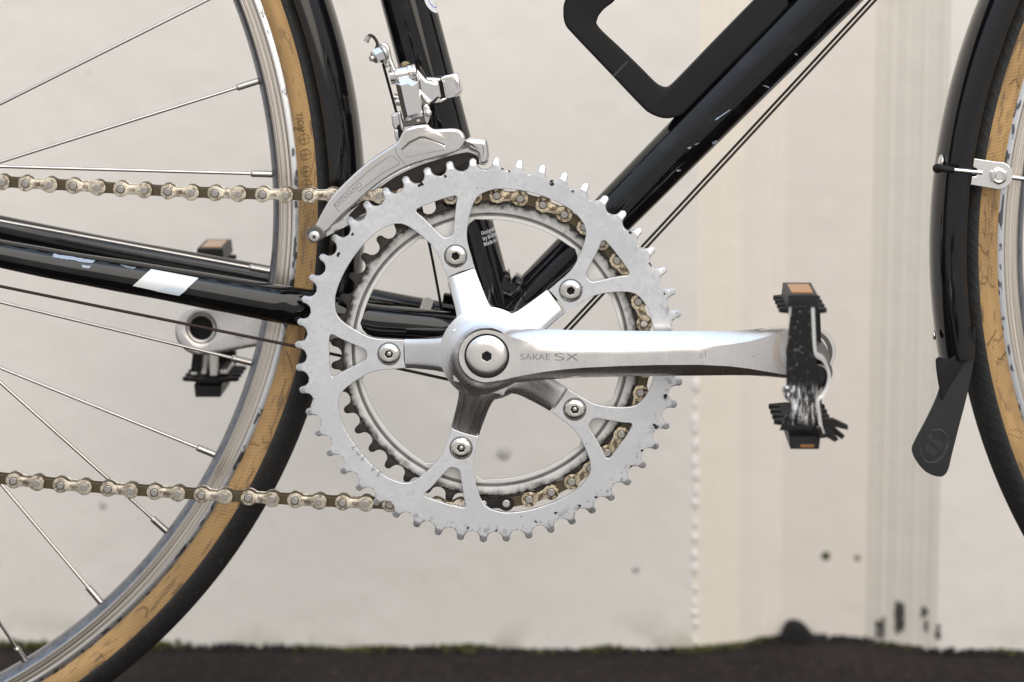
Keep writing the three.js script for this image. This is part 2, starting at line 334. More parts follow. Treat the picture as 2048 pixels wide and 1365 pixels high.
const rimRough = tex(512, 128, (u, v) => 0.75 + 0.4 * (vnoise(u * 4, v * 128, 4, 128) - 0.5), { srgb: false });
const rimMat = std(1, 0.40, 0.95, { map: rimTex, roughnessMap: rimRough });
rimTex.repeat.set(3, 1); rimRough.repeat.set(4, 1);
function gumTex(cracks) {
  return canvasTex(2048, 128, (c, w, h) => {
    const img = c.createImageData(w, h);
    for (let y = 0; y < h; y++) for (let x = 0; x < w; x++) {
      const u = x / w, v = y / h, thread = 0.5 + 0.5 * Math.sin((x * 1.15 + y * 0.8)), n = fbm(u * 24, v * 3, 4, 24, 3), m = fbm(u * 8, v * 2 + 7, 3, 8, 2);
      const k = 0.95 + 0.07 * (thread - 0.5) + 0.5 * (n - 0.5) + 0.35 * (m - 0.5), o = (y * w + x) * 4;
      const dirt = sstep(0.54, 0.74, fbm(u * 60, v * 8 + 3, 4, 60, 8)) * (0.3 + 0.6 * v);
      img.data[o] = toS(0.41 * k * (1 - 0.6 * dirt)); img.data[o + 1] = toS(0.25 * k * (1 - 0.6 * dirt)); img.data[o + 2] = toS(0.102 * k * (1 - 0.45 * dirt)); img.data[o + 3] = 255;
    }
    c.putImageData(img, 0, 0);
    c.lineCap = 'round';
    for (let i = 0; i < cracks; i++) {
      let x = rr(0, w), y = rr(h * 0.45, h), a = rr(-0.5, 0.5) - 1.57; c.strokeStyle = `rgba(60,42,24,${rr(0.15, 0.45)})`; c.lineWidth = rr(2, 7);
      c.beginPath(); c.moveTo(x, y); for (let k = 0; k < 7; k++) { a += rr(-0.6, 0.6); x += Math.cos(a) * 9 + rr(-3, 3); y += Math.sin(a) * 9; c.lineTo(x, y); } c.stroke();
    }
  });
}
const threadBump = tex(1024, 64, (u, v) => 0.5 + 0.5 * Math.sin(u * 2 * Math.PI * 256 + v * 18), { srgb: false });
threadBump.repeat.set(4, 1);
function wheel(name, c, cracks, label) {
  const w = grp(name, bike, label);
  // rim
  const rp = [[309.4, 2.5], [309.5, 4.5], [310.3, 6.6], [311.4, 8.2], [312.6, 9.5], [313.6, 10.3], [313.7, 10.55], [314.6, 10.6], [315.1, 10.45], [315.6, 10.6], [316.8, 10.6], [317.2, 10.4], [317.6, 10.6], [319.2, 10.65], [319.6, 10.5], [320.3, 10.7], [320.5, 11.2], [321.2, 11.4], [322.6, 11.2], [324.2, 10.7], [324.9, 10.1], [325.0, 9.3], [323, 8.6], [314, 8.4]];
  const full = mirror(rp), vs = full.map(([r]) => clamp((r - 309) / 16));
  const rim = mesh('rim', nonuniformV(latheZ(full, c, 300), full.length, vs), rimMat, w);
  // tyre casing: tan side walls
  const wp = [[323.0, 9.2], [324.2, 10.4], [325.0, 11.3], [326.4, 12.4], [328.5, 13.4], [331, 14.0], [333.4, 14.1], [335.4, 13.9], [336.2, 13.6]];
  const gt = gumTex(cracks); gt.repeat.set(4, 1);
  const gm = std(1, 0.72, 0, { map: gt, bumpMap: threadBump, bumpScale: 0.00012 });
  for (const s of [1, -1]) {
    const P = wp.map(([r, z]) => [r, z * s]); if (s < 0) P.reverse();
    mesh('sidewall', nonuniformV(latheZ(P, c, 300), P.length, P.map(([r]) => (336.2 - r) / 13.2)), gm, w);
  }
  const tp = [[334.6, 13.2], [335.3, 14.15], [336.4, 14.2], [338.2, 13.7], [340.6, 12.4], [343.2, 10.2], [345.6, 7.2], [347.4, 3.8], [348.3, 1.2]];
  const tf = mirror(tp);
  const tg = nonuniformV(latheZ(tf, c, 300), tf.length, tf.map((_, i) => i / (tf.length - 1)));
  const tb = tex(1024, 128, (u, v) => { const a = Math.abs(v - 0.5); const q = (u * 70 + a * 5) % 1; return 0.7 - 0.6 * (a > 0.14 && a < 0.36 ? sstep(0.16, 0.08, Math.abs(q - 0.5)) : 0) - 0.5 * sstep(0.012, 0.004, Math.abs(a - 0.39)) * (((u * 70) % 1) < 0.7 ? 1 : 0) + 0.2 * vnoise(u * 400, v * 60, 400, 60); }, { srgb: false });
  tb.repeat.set(4, 1);
  const tc = tex(512, 64, (u, v) => { const k = 0.013 * (0.8 + 0.6 * fbm(u * 30, v * 6, 3, 30, 6)) + 0.03 * Math.pow(vnoise(u * 220, v * 40, 220, 40), 9); return [k, k * 0.97, k * 0.97]; }); tc.repeat.set(7, 1);
  mesh('tread', tg, std(1, 0.68, 0, { map: tc, bumpMap: tb, bumpScale: name === 'front_wheel' ? 0.00016 : 0.0003 }), w);
  // bead thread along the rim edge
  mesh('bead', latheZ([[324.3, 10.5], [325.2, 11.0], [325.8, 11.9]], c, 240), std([0.06, 0.045, 0.03], 0.9, 0), w);
  return w;
}
const rear = wheel('rear_wheel', RC, 12, 'rear wheel with bare silver rim and worn tan tyre wall');
const front = wheel('front_wheel', FC, 34, 'front wheel with cracked tan tyre wall');
// raised ring marks and letters on the rear side wall
{
  const onWall = (g, px, py) => {                             // lay a flat piece on the side wall, upright along the radius
    const p = at(px, py, 14), a = Math.atan2(p.y - RC.y, p.x - RC.x);
    g.rotateZ(a + Math.PI / 2); g.translate(p.x, p.y, 14.0); return g;
  };
  for (const [px, py] of [[608, 278], [611, 309], [612, 343], [613, 369]]) {
    const a = new THREE.TorusGeometry(2.9, 0.22, 5, 28), b = new THREE.BoxGeometry(5.6, 0.35, 0.3), d = new THREE.BoxGeometry(0.35, 5.6, 0.3);
    mesh('ring_mark', onWall(merge([a, b, d]), px, py), M.gumMark, rear);
  }
  const t = text('TION', fontR, 3.6, 0.3, 0.9); t.translate(-4, -1.6, 0); t.rotateZ(Math.PI); mesh('moulded_letters', onWall(t, 599, 240), M.gumMark, rear);
}
// spokes of the rear wheel: photo line from its far end to its nipple
{
  const list = [ // [x0, y0, x1, y1 (rim end), nipple start x, y, hub side z]
    [-40, 228, 470, -28, 440, -14, 24], [-60, 343, 513, 163, 473, 175.5, 20], [-60, 331.5, 541, 348.5, 501, 347.5, 26], [-60, 431, 540, 543, 498, 535, -22],
    [-60, 590, 503, 726, 462, 716.5, 24], [-60, 712, 432, 911, 393, 894, -20], [-60, 712, 333, 1063, 303, 1036, 24], [-60, 896, 206, 1211, 174, 1176, -22], [-60, 1158, 52, 1327, 31, 1293, 22],
  ];
  for (const [x0, y0, x1, y1, nx, ny, zs] of list) {
    const k = (nx - x0) / (x1 - x0), zr = zs > 0 ? 1.6 : -1.6, zA = zs * 0.55;
    const A = at(x0, y0, zA), B = at(x1, y1, zr), N = A.clone().lerp(B, k);
    mesh('spoke', tube(A, N.clone().lerp(B, 0.12), 0.95, 0.95, 14), M.spoke, rear);
    const d = B.clone().sub(N);
    mesh('nipple', merge([tube(N, N.clone().addScaledVector(d, 0.1), 1.5, 1.95, 14), tube(N.clone().addScaledVector(d, 0.1), N.clone().addScaledVector(d, 1.08), 1.95, 1.95, 14)]), M.nipple, rear);
  }
}

// ---- frame
const frame = grp('frame', bike, 'gloss black steel frame with chipped paint');
const st0 = at(961, 549, 0), st1 = at(815, 0, 0), stD = st1.clone().sub(st0).normalize();
const stTop = st1.clone().addScaledVector(stD, 60), BB = V(0, H, 0);
mesh('seat_tube', tube(V(st0.x, st0.y, 0).addScaledVector(stD, -34), stTop, 14.35, 14.6, 64), M.paint, frame);
const dt0 = at(983, 674, 0), dt1 = at(1780, -131, 0), dtD = dt1.clone().sub(dt0).normalize();
mesh('down_tube', tube(dt0, dt1, 11.6, 15.6, 64), M.paint, frame);
function stay(name, pts, label) {                              // [px, py, z, r, squash]
  const c = new THREE.CatmullRomCurve3(pts.map(([x, y, z]) => at(x, y, z))), N = 60, rings = [];
  for (let i = 0; i <= N; i++) {
    const t = i / N, p = c.getPoint(t), d = c.getTangent(t), k = t * (pts.length - 1), a = Math.min(pts.length - 2, Math.floor(k)), f = sstep(0, 1, k - a);
    const r = pts[a][3] + (pts[a + 1][3] - pts[a][3]) * f, sq = pts[a][4] + (pts[a + 1][4] - pts[a][4]) * f;
    const n = V(-d.y, d.x, 0).normalize(), b = d.clone().cross(n).normalize();
    rings.push(Array.from({ length: 40 }, (_, j) => { const q = j / 40 * 2 * Math.PI; return p.clone().addScaledVector(n, Math.cos(q) * r).addScaledVector(b, Math.sin(q) * r * sq); }));
  }
  return mesh(name, loft(rings, { ang: 1.2 }), M.paint, frame, label);
}
const nearPts = [[-60, 496, 52, 7.4, 1], [120, 531, 47, 8.3, 1], [300, 562, 42, 9.2, 1], [440, 587, 38, 9.9, 1], [540, 605, 35, 10.4, 1], [585, 612.5, 33.5, 10.6, 0.78], [622, 618.5, 32.5, 10.5, 0.6], [670, 627, 31.5, 9.8, 0.7], [740, 641, 30, 9.0, 0.9], [870, 652, 28, 8.6, 1], [985, 668, 25, 9, 1]];
stay('chain_stay', nearPts, 'near chain stay with a white decal and flaked paint');
stay('chain_stay', [[-60, 443, -50, 7.0, 1], [200, 497, -43, 7.4, 1], [420, 538, -38, 7.8, 1], [535, 559, -35, 7.8, 1], [750, 606, -31, 7.8, 1], [911, 637, -28, 8, 1], [1000, 655, -25, 8, 1]], 'far chain stay beyond the rear wheel');
// bottom bracket shell with its lug sockets, cup and bridge
mesh('bottom_bracket_shell', crease(latheZ([[16, -34], [20.2, -34], [20.6, -33], [20.6, 33], [20.2, 34], [16, 34]], BB, 64)), M.paint, frame);
mesh('bearing_cup', crease(latheZ([[6, 39], [15.2, 39], [16, 38], [16, 34.1], [17, 34], [17, 33]], BB, 48)), M.chrome, frame);
function socket(a, dir, L, r, peak) {                           // lug sleeve with a scalloped lip
  const u = V(-dir.y, dir.x, 0), w = V(0, 0, 1), R = [];
  const ring = (rad, off, pk) => Array.from({ length: 64 }, (_, j) => { const q = j / 64 * 2 * Math.PI, l = off + pk * Math.pow(Math.abs(Math.cos(q)), 3) - pk * 0.5 * Math.pow(Math.abs(Math.sin(q)), 6); return a.clone().addScaledVector(dir, l).addScaledVector(u, Math.cos(q) * rad).addScaledVector(w, Math.sin(q) * rad); });
  return loft([ring(r + 1.6, 0, 0), ring(r + 1.5, L * 0.6, peak * 0.5), ring(r + 1.25, L - 0.6, peak), ring(r + 0.5, L, peak), ring(r - 0.6, L + 0.1, peak)], { caps: false, ang: 0.6 });
}
mesh('lug', socket(BB.clone(), stD, 32, 14.4, 5), M.paint, frame);
mesh('lug', socket(BB.clone(), dtD, 32, 12.1, 5), M.paint, frame);
mesh('lug_web', plate([[985, 575], [1008, 551], [1018, 546], [1022, 562], [1031, 553], [1040, 556], [1052, 570], [1040, 620], [985, 640]], 10, 20, { bevel: 3, bt: 4, spline: 60, ang: 1.2, bs: 3 }), M.paint, frame);
mesh('chain_stay_bridge', axisTube(at(850, 622, 0), 4, -24, 20), M.paint, frame);
{ const b = new RoundedBoxGeometry(8, 6, 6, 2, 1); const p = at(900, 598, -20); b.rotateZ(-0.15); b.translate(p.x, p.y, -20); mesh('cable_guide', b, M.paint, frame); }

// a patch that follows a round tube: photo quad -> grid on the tube's near side
function onTube(quad, A, B, rA, rB, zc, lift, nx = 12, ny = 12, jag = 0) {
  const ax = B.clone().sub(A); ax.z = 0; const L = ax.length(); ax.normalize(); const n = V(-ax.y, ax.x, 0), pos = [], uv = [];
  const P = (u, v) => {
    const [a, b, c, d] = quad, x = (a[0] * (1 - u) + b[0] * u) * (1 - v) + (d[0] * (1 - u) + c[0] * u) * v, y = (a[1] * (1 - u) + b[1] * u) * (1 - v) + (d[1] * (1 - u) + c[1] * u) * v;
    let p = at(x, y, zc(0) + rA * 0.8), s, r, off, z;
    for (let i = 0; i < 3; i++) { s = clamp(p.clone().sub(A).dot(ax) / L); r = rA + (rB - rA) * s; off = clamp(p.clone().sub(A).dot(n), -r * 0.98, r * 0.98); z = zc(s) + Math.sqrt(r * r - off * off); p = at(x, y, z); }
    return V(p.x, p.y, z + lift);
  };
  const G = []; for (let j = 0; j <= ny; j++) { G.push([]); for (let i = 0; i <= nx; i++) G[j].push(P(i / nx, clamp(j / ny + (j === 0 || j === ny ? jag * rr(-1, 1) : 0), -0.3, 1.3))); }
  for (let j = 0; j < ny; j++) for (let i = 0; i < nx; i++) for (const [a, b] of [[0, 0], [1, 1], [1, 0], [0, 0], [0, 1], [1, 1]]) { const p = G[j + b][i + a]; pos.push(p.x, p.y, p.z); uv.push((i + a) / nx, (j + b) / ny); }
  const g = new THREE.BufferGeometry(); g.setAttribute('position', new THREE.Float32BufferAttribute(pos, 3)); g.setAttribute('uv', new THREE.Float32BufferAttribute(uv, 2)); g.computeVertexNormals(); return crease(g, 1);
}
{
  const a = at(120, 531, 47), b = at(440, 587, 38), zc = (s) => 47 - 9 * s;
  const patch = (name, q, m, jag = 0, lift = 0.4) => mesh(name, onTube(q, V(a.x, a.y, 0), V(b.x, b.y, 0), 8.3, 9.9, zc, lift, 14, 10, jag), m, frame);
  patch('white_decal', [[302, 538], [397, 556], [358, 592], [265, 572]], M.white);
  patch('decal_corner', [[334, 573], [374, 579], [358, 592], [312, 583]], phy([0.58, 0.65, 0.72], 0.35, 0, { clearcoat: 0.6 }), 0, 0.5);
  patch('paint_flake', [[90, 505], [190, 521], [184, 527], [105, 514]], M.chip, 0.15);
  patch('paint_flake', [[163, 530], [182, 532], [178, 537], [164, 535]], M.chip, 0.1);
  patch('paint_flake', [[-8, 488], [22, 494], [16, 499], [-8, 496]], M.chip, 0.1);
  patch('paint_flake', [[240, 529], [272, 535], [266, 539], [250, 535]], std([0.16, 0.18, 0.22], 0.5, 0), 0.2);
  // scratches on the down tube
  const A = dt0, B = dt1;
  for (const q of [[[1375, 295.5], [1382, 293.5], [1383, 296], [1376, 298]], [[1424, 285], [1433, 281], [1441, 284], [1427, 289]], [[1430, 239], [1460, 219], [1461, 220.2], [1432, 241]], [[1523, 170], [1537, 172], [1540, 177], [1530, 173]], [[1390, 289], [1398, 285.6], [1398.6, 286.8], [1391, 290]], [[1352, 341], [1361, 339], [1362, 341], [1355, 344]], [[1590, 106], [1596, 109], [1594, 111], [1590, 108.5]]])
    mesh('scratch', onTube(q, A, B, 11.6, 15.6, () => 0, 0.1, 6, 3, 0.2), M.chip, frame);
  // clear protective tape patch under the bottle cage
  mesh('tape_patch', onTube([[1352, 254], [1392, 214], [1420, 246], [1378, 281]], A, B, 11.6, 15.6, () => 0, 0.12, 8, 10), phy([0.006, 0.005, 0.006], 0.45, 0, { clearcoat: 0.9, clearcoatRoughness: 0.16, specularIntensity: 0 }), frame);
  // words printed round the seat tube
  const s0 = V(st0.x, st0.y, 0);
  const wrap = (g, px, py, up) => {                            // text in x,y (mm) laid round the tube, starting at this pixel
    const p0 = at(px, py, 13), s = p0.clone().sub(s0).dot(stD), n = V(stD.y, -stD.x, 0), off = clamp(p0.clone().sub(s0).dot(n), -14, 14), a0 = Math.asin(off / 14.45);
    const P = g.attributes.position; for (let i = 0; i < P.count; i++) { const x = P.getX(i), y = P.getY(i), z = P.getZ(i), th = a0 + x / 14.45, r = 14.5 + z, q = s0.clone().addScaledVector(stD, s + y + up).addScaledVector(n, Math.sin(th) * r); P.setXYZ(i, q.x, q.y, Math.cos(th) * r); }
    g.computeVertexNormals(); return g;
  };
  for (const [w, px, py] of [['F.', 979, 446], ['Designed &', 963, 471], ['by Brilliant', 966, 482], ['Made in T', 968, 493]]) mesh('printed_words', wrap(text(w, fontB, 2.1, 0.08, 0.85), px, py, 0), M.print, frame);
  // round badge high on the seat tube
  const disc = (r, z, m, name) => { const g = new THREE.CircleGeometry(r, 40); return mesh(name, wrap(plain(g.translate(0, 0, z)), 884, -3, 0), m, frame); };
  const shape = new THREE.Shape(discPts(V2(0, 0), 6.1)); shape.holes.push(new THREE.Path(discPts(V2(0, 0), 5.6)));
  const dense = (r0, r1, z) => { const g = new THREE.RingGeometry(r0, r1, 48, 6); g.translate(0, 0, z); return plain(g); };
  mesh('badge', wrap(dense(0.01, 8.6, 0.06), 866, -4, 0), M.white, frame);
  mesh('badge_ring', wrap(dense(5.4, 5.9, 0.12), 866, -4, 0), std([0.03, 0.06, 0.5], 0.4, 0), frame);
}

// ---- cables
mesh('shift_cable', pathTube([at(1800, -69, -4), at(1741, 0, -4), at(1315, 460, -4), at(1125, 664, -4)], 0.72, 40, 8), M.cableBlack, bike, 'dark cable below the down tube');
mesh('shift_cable', pathTube([at(1812, -67, 5), at(1752, 0, 5), at(1326, 460, 5), at(1136, 664, 5)], 0.72, 40, 8), M.cable, bike, 'reddish brown cable below the down tube');
mesh('shift_cable', pathTube([at(-60, 559, 44), at(0, 573, 42), at(590, 693, 30), at(808, 740, 27), at(930, 767, 24)], 0.85, 40, 8), M.cable, bike, 'reddish brown cable below the near chain stay');

// ---- mudguards
const bead = [[344.4, 21.2], [343.9, 21.9], [344.3, 22.6], [345.2, 22.6]];
const gp = [...bead, [349, 22.0], [352.6, 20.2], [355.8, 16.6], [358.4, 11.4], [359.9, 5.8], [360.4, 0]];
const gs = [...gp, ...gp.slice(0, -1).reverse().map(([r, z]) => [r, -z])];
const inner = gs.map(([r, z]) => [r - 1.4, z * 0.94]).reverse();
const ring = [...gs, ...inner, gs[0]];
const guardMat = phy([0.005, 0.005, 0.006], 0.3, 0, { clearcoat: 1, clearcoatRoughness: 0.1, specularIntensity: 0, bumpMap: smudge, bumpScale: 0.00005 });
const angOf = (px, py, c, z = 0) => { const p = at(px, py, z); return Math.atan2(p.y - c.y, p.x - c.x); };
const rearGuard = grp('rear_mudguard', bike, 'gloss black mudguard over the rear tyre');
{
  const a0 = angOf(742, 640, RC), a1 = 1.25;
  mesh('guard_shell', crease(latheZ(ring, RC, 120, a0, a1 - a0), 0.7), guardMat, rearGuard);
}
const frontGuard = grp('front_mudguard', bike, 'gloss black mudguard with a rubber flap behind the front tyre');
{
  const a0 = Math.PI * 0.72, a1 = angOf(1873, 716, FC) + 2 * Math.PI;
  mesh('guard_shell', crease(latheZ(ring, FC, 120, a0, a1 - a0), 0.7), guardMat, frontGuard);
  const rivet = (px, py, z, r) => { const p = at(px, py, z), g = new THREE.SphereGeometry(r, 20, 12), n = V(p.x - FC.x, p.y - FC.y, 16).normalize(); g.scale(1, 0.42, 1); g.applyQuaternion(new THREE.Quaternion().setFromUnitVectors(V(0, 1, 0), n)); g.translate(p.x, p.y, p.z); mesh('rivet', g, M.chrome, frontGuard); };
  rivet(1883, 324, 11, 4.2); rivet(1868.5, 671, 9, 2.7); rivet(1881, 744, 9, 2.8);
  // stay wire with its black end cap, clamp tab and nut
  const z = 23;
  mesh('stay_wire', merge([tube(at(1900, 339, z + 1), at(1965, 345.5, z + 1), 1.25, 1.25, 16), tube(at(2020, 354, z), at(2110, 366, z - 2), 1.35, 1.35, 16)]), M.chrome, frontGuard);
  mesh('end_cap', merge([pathTube([at(1873, 337.5, z - 5), at(1880, 336.5, z), at(1896, 338.5, z + 1), at(1909, 340, z + 1)], 2.0, 20, 16), (() => { const p = at(1876, 337, z - 2), g = new THREE.SphereGeometry(2.6, 20, 14); g.scale(1.1, 1, 1); g.translate(p.x, p.y, p.z); return g; })()]), M.black, frontGuard);
  const tab = [[1949, 317], [1994, 324]]; for (let i = 0; i <= 14; i++) { const q = -83 * RAD + i / 14 * 166 * RAD + 8 * RAD; tab.push([1998 + 28.5 * Math.cos(q), 351.5 + 28 * Math.sin(q)]); }
  tab.push([1942, 370], [1945, 353]); for (let i = 0; i <= 8; i++) { const q = 100 * RAD - i / 8 * 190 * RAD; tab.push([1948 + 9 * Math.cos(q), 344.5 + 9 * Math.sin(q)]); } tab.push([1947, 331]);
  const tg = plate(tab, z + 1.5, 1.8, { bevel: 0.35 });
  mesh('clamp_tab', tg, std([0.80, 0.78, 0.75], 0.34, 0.9, { roughnessMap: scratch }), frontGuard);
  const nc = at(1998, 352.5, z + 3);
  mesh('nut', merge([crease(extr(new THREE.Shape(discPts(nc, 4.9, 6, 0.52)), z + 1.4, 2.6, 0.4)), crease(latheZ([[2.2, 5.4], [3.2, 5.5], [4.1, 5.1], [4.4, 4.2], [4.5, 2]], V(nc.x, nc.y, z), 36))]), M.chrome, frontGuard);
  mesh('nut_ring', latheZ([[2.0, 5.0], [3.3, 5.1]], V(nc.x, nc.y, z), 36), M.black, frontGuard);
  mesh('bolt_end', crease(latheZ([[0, 6.2], [1.9, 6.2], [2.15, 5.9], [2.15, 3]], V(nc.x, nc.y, z), 30)), M.steel, frontGuard);
  // rubber flap: front sheet with a rounded foot, and the upper lip wrapped round the guard
  const flap = [[1886, 760], [1902, 742], [1940, 668], [1950, 655], [1952, 692], [1946, 740], [1933, 800], [1920, 850], [1906, 905], [1898, 938], [1890, 951], [1880, 954.5], [1862, 950], [1846, 939], [1831, 919], [1825, 904], [1826, 893], [1836, 872], [1852, 842], [1872, 800]];
  mesh('flap', plate(flap, 18, 2.6, { bevel: 0.6, spline: 90, ang: 0.7 }), std([0.014, 0.0135, 0.014], 0.6, 0, { bumpMap: smudge, bumpScale: 0.0001 }), frontGuard);
  mesh('flap_lip', plate([[1950, 653], [1951, 690], [1920, 742], [1895, 782], [1885, 800], [1879, 775], [1873, 735], [1876, 716], [1905, 716], [1935, 676]], 19.8, 2, { bevel: 0.6, spline: 60, ang: 0.7 }), M.rubber, frontGuard);
  // raised emblem: ring of two arcs and two words
  const emb = std([0.05, 0.05, 0.06], 0.38, 0), c = at(1869, 893, 18), G = [];
  const arc = (a, b, r) => { const pts = []; for (let i = 0; i <= 14; i++) { const q = a + (b - a) * i / 14; pts.push(V(2.4 * 0 + r * 0.72 * Math.cos(q), r * Math.sin(q), 0)); } return pathTube(pts, 0.34, 24, 6); };
  const rot = (g) => { g.rotateZ(-0.42); g.translate(c.x, c.y, 18.1); return g; };
  G.push(rot(arc(0.75, 2.3, 9.6)), rot(arc(3.5, 5.2, 9.6)));
  for (let i = 0; i < 6; i++) { const q = 0.55 - i * 0.17; const b = new THREE.BoxGeometry(1.4, 0.7, 0.5); b.rotateZ(q); b.translate(9.6 * 0.72 * Math.cos(q), 9.6 * Math.sin(q), 0); G.push(rot(plain(b))); const e = new THREE.BoxGeometry(1.4, 0.7, 0.5); e.rotateZ(-q); e.translate(9.6 * 0.72 * Math.cos(5.3 + i * 0.12), 9.6 * Math.sin(5.3 + i * 0.12), 0); G.push(rot(plain(e))); }
  mesh('emblem', merge(G), emb, frontGuard);
  for (const [w, dy] of [['PLANET', 0.8], ['BIKE', -4.6]]) { const t = text(w, fontR, 3.5, 0.45, 0.78); t.computeBoundingBox(); t.translate(-t.boundingBox.max.x / 2, dy, 0); t.rotateZ(-0.62); t.translate(c.x, c.y, 17.9); mesh('raised_word', t, emb, frontGuard); }
}

// ---- bottle cage
{
  const cage = grp('bottle_cage', bike, 'matt black bottle cage on the down tube');
  const hole = [[1258, -14], [1222, 8], [1205, 22], [1195, 38], [1198, 56], [1245, 101], [1276, 131], [1310, 165], [1322, 173.5], [1332.5, 176.5], [1343, 172], [1370, 145], [1420, 93], [1480, 31.5], [1511, 0], [1550, -40], [1400, -50]];
  const out = [[1150, -40], [1131, 0], [1126.5, 20], [1130, 48], [1148, 71], [1224, 151], [1284, 214], [1300, 227], [1318, 235], [1334, 237.5], [1352, 234.5], [1370, 225], [1437, 157], [1504, 90], [1572, 19], [1580, 0], [1618, -40], [1400, -60]];
  const h = outline(hole, 8, 140);
  mesh('cage_strap', plate(out, 9, 15, { bevel: 1.4, bt: 1.6, spline: 160, holes: [h], ang: 0.8, bs: 3 }), M.cage, cage);
  mesh('tape_wrap', plate([[1226, 150], [1254, 122], [1257, 125], [1229, 154]], 9.25, 15.3, { bevel: 0.3 }), std(0.03, 0.5, 0), cage);
}

// ---- crankset
const crank = grp('crankset', bike, 'silver five-arm crankset with two chainrings');
const RX = 979.5 , RY = 704.5;
const rc = at(RX, RY, 47), PX = F / (CAM.z - 47) * 1.0;       // photo pixels per mm on the ring's plane (about 3.7)
const PXM = 3.69;
function tooth(n, i, rTip, rRoot, rSeat, zf, zb, slope, c, a) {
  const hp = Math.PI / n, rcn = rRoot + rSeat, rows = [-1.6, -0.3, 0.04, 0.15, 0.35, 0.65, 1.1, 1.7, 2.4, 3.1, 3.7, 4.3, 4.9, 5.4, 5.85, 6.2, 6.42].map((k) => rRoot + k * (rTip - rRoot) / 6.5), rings = [];
  const wear = 1 - 0.05 * rnd();
  for (const r of rows) {
    const dr = r - rcn, gap = Math.abs(dr) < rSeat && dr < 0 ? Math.sqrt(rSeat * rSeat - dr * dr) : dr < 0 ? 0 : rSeat;
    let hw = r * Math.sin(hp) - gap;
    const q = (r - (rTip - 2.3)) / 2.3; if (q > 0) hw = Math.min(hw, 2.1 * Math.sqrt(Math.max(0.01, 1 - q * q)));
    hw = Math.max(hw, 0.2);
    const s = Math.max(0, r - rRoot - 3.0) * slope, f = zf - s, b = zb + s * 0.8, rr_ = rRoot + (r - rRoot) * wear, e = Math.min(0.6, hw * 0.3);
    const P = (t, z) => V(c.x + Math.cos(a) * rr_ - Math.sin(a) * t, c.y + Math.sin(a) * rr_ + Math.cos(a) * t, z);
    rings.push([P(-hw, b), P(hw, b), P(hw, f - e), P(hw - e, f), P(0, f + e * 0.2), P(-hw + e, f), P(-hw, f - e)].reverse());
  }
  return loft(rings, { ang: 0.6 });
}
const ringTex = (size, mm, spec) => canvasTex(size, size, (g, w, h) => {
  const img = g.createImageData(w, h), sc = mm / w;
  for (let y = 0; y < h; y++) for (let x = 0; x < w; x++) {
    const mx = (x - w / 2) * sc, my = (h / 2 - y) * sc, r = Math.hypot(mx, my), a = Math.atan2(my, mx), o = (y * w + x) * 4;
    const c = spec(mx, my, r, a); for (let k = 0; k < 3; k++) img.data[o + k] = toS(c[k]); img.data[o + 3] = 255;
  }
  g.putImageData(img, 0, 0);
  g.translate(w / 2, h / 2); g.scale(1 / sc, -1 / sc);
  if (spec.draw) spec.draw(g);
});
const bigSpec = (x, y, r, a) => {
  const n = fbm(x * 0.09 + 50, y * 0.09 + 50, 5), f = fbm(x * 0.5 + 90, y * 0.5 + 90, 3), sp = fbm(x * 1.5 + 40, y * 1.5 + 80, 3);
  let k = 0.66 * (1 + 0.12 * (n - 0.5) + 0.025 * (f - 0.5));
  let d = sstep(0.58, 0.8, f) * sstep(0.5, 0.65, n) * 0.09;
  d = Math.max(d, sstep(93, 100, r) * sstep(0.56, 0.72, f) * 0.36 * (a < 0.3 && a > -2.0 ? 1.1 : 0.15));
  d = Math.max(d, sstep(0.76, 0.84, sp) * sstep(0.58, 0.66, n) * 0.12);
  k *= 1 - d;
  return [k * 0.99, k * 0.995, k * 1.01];
};
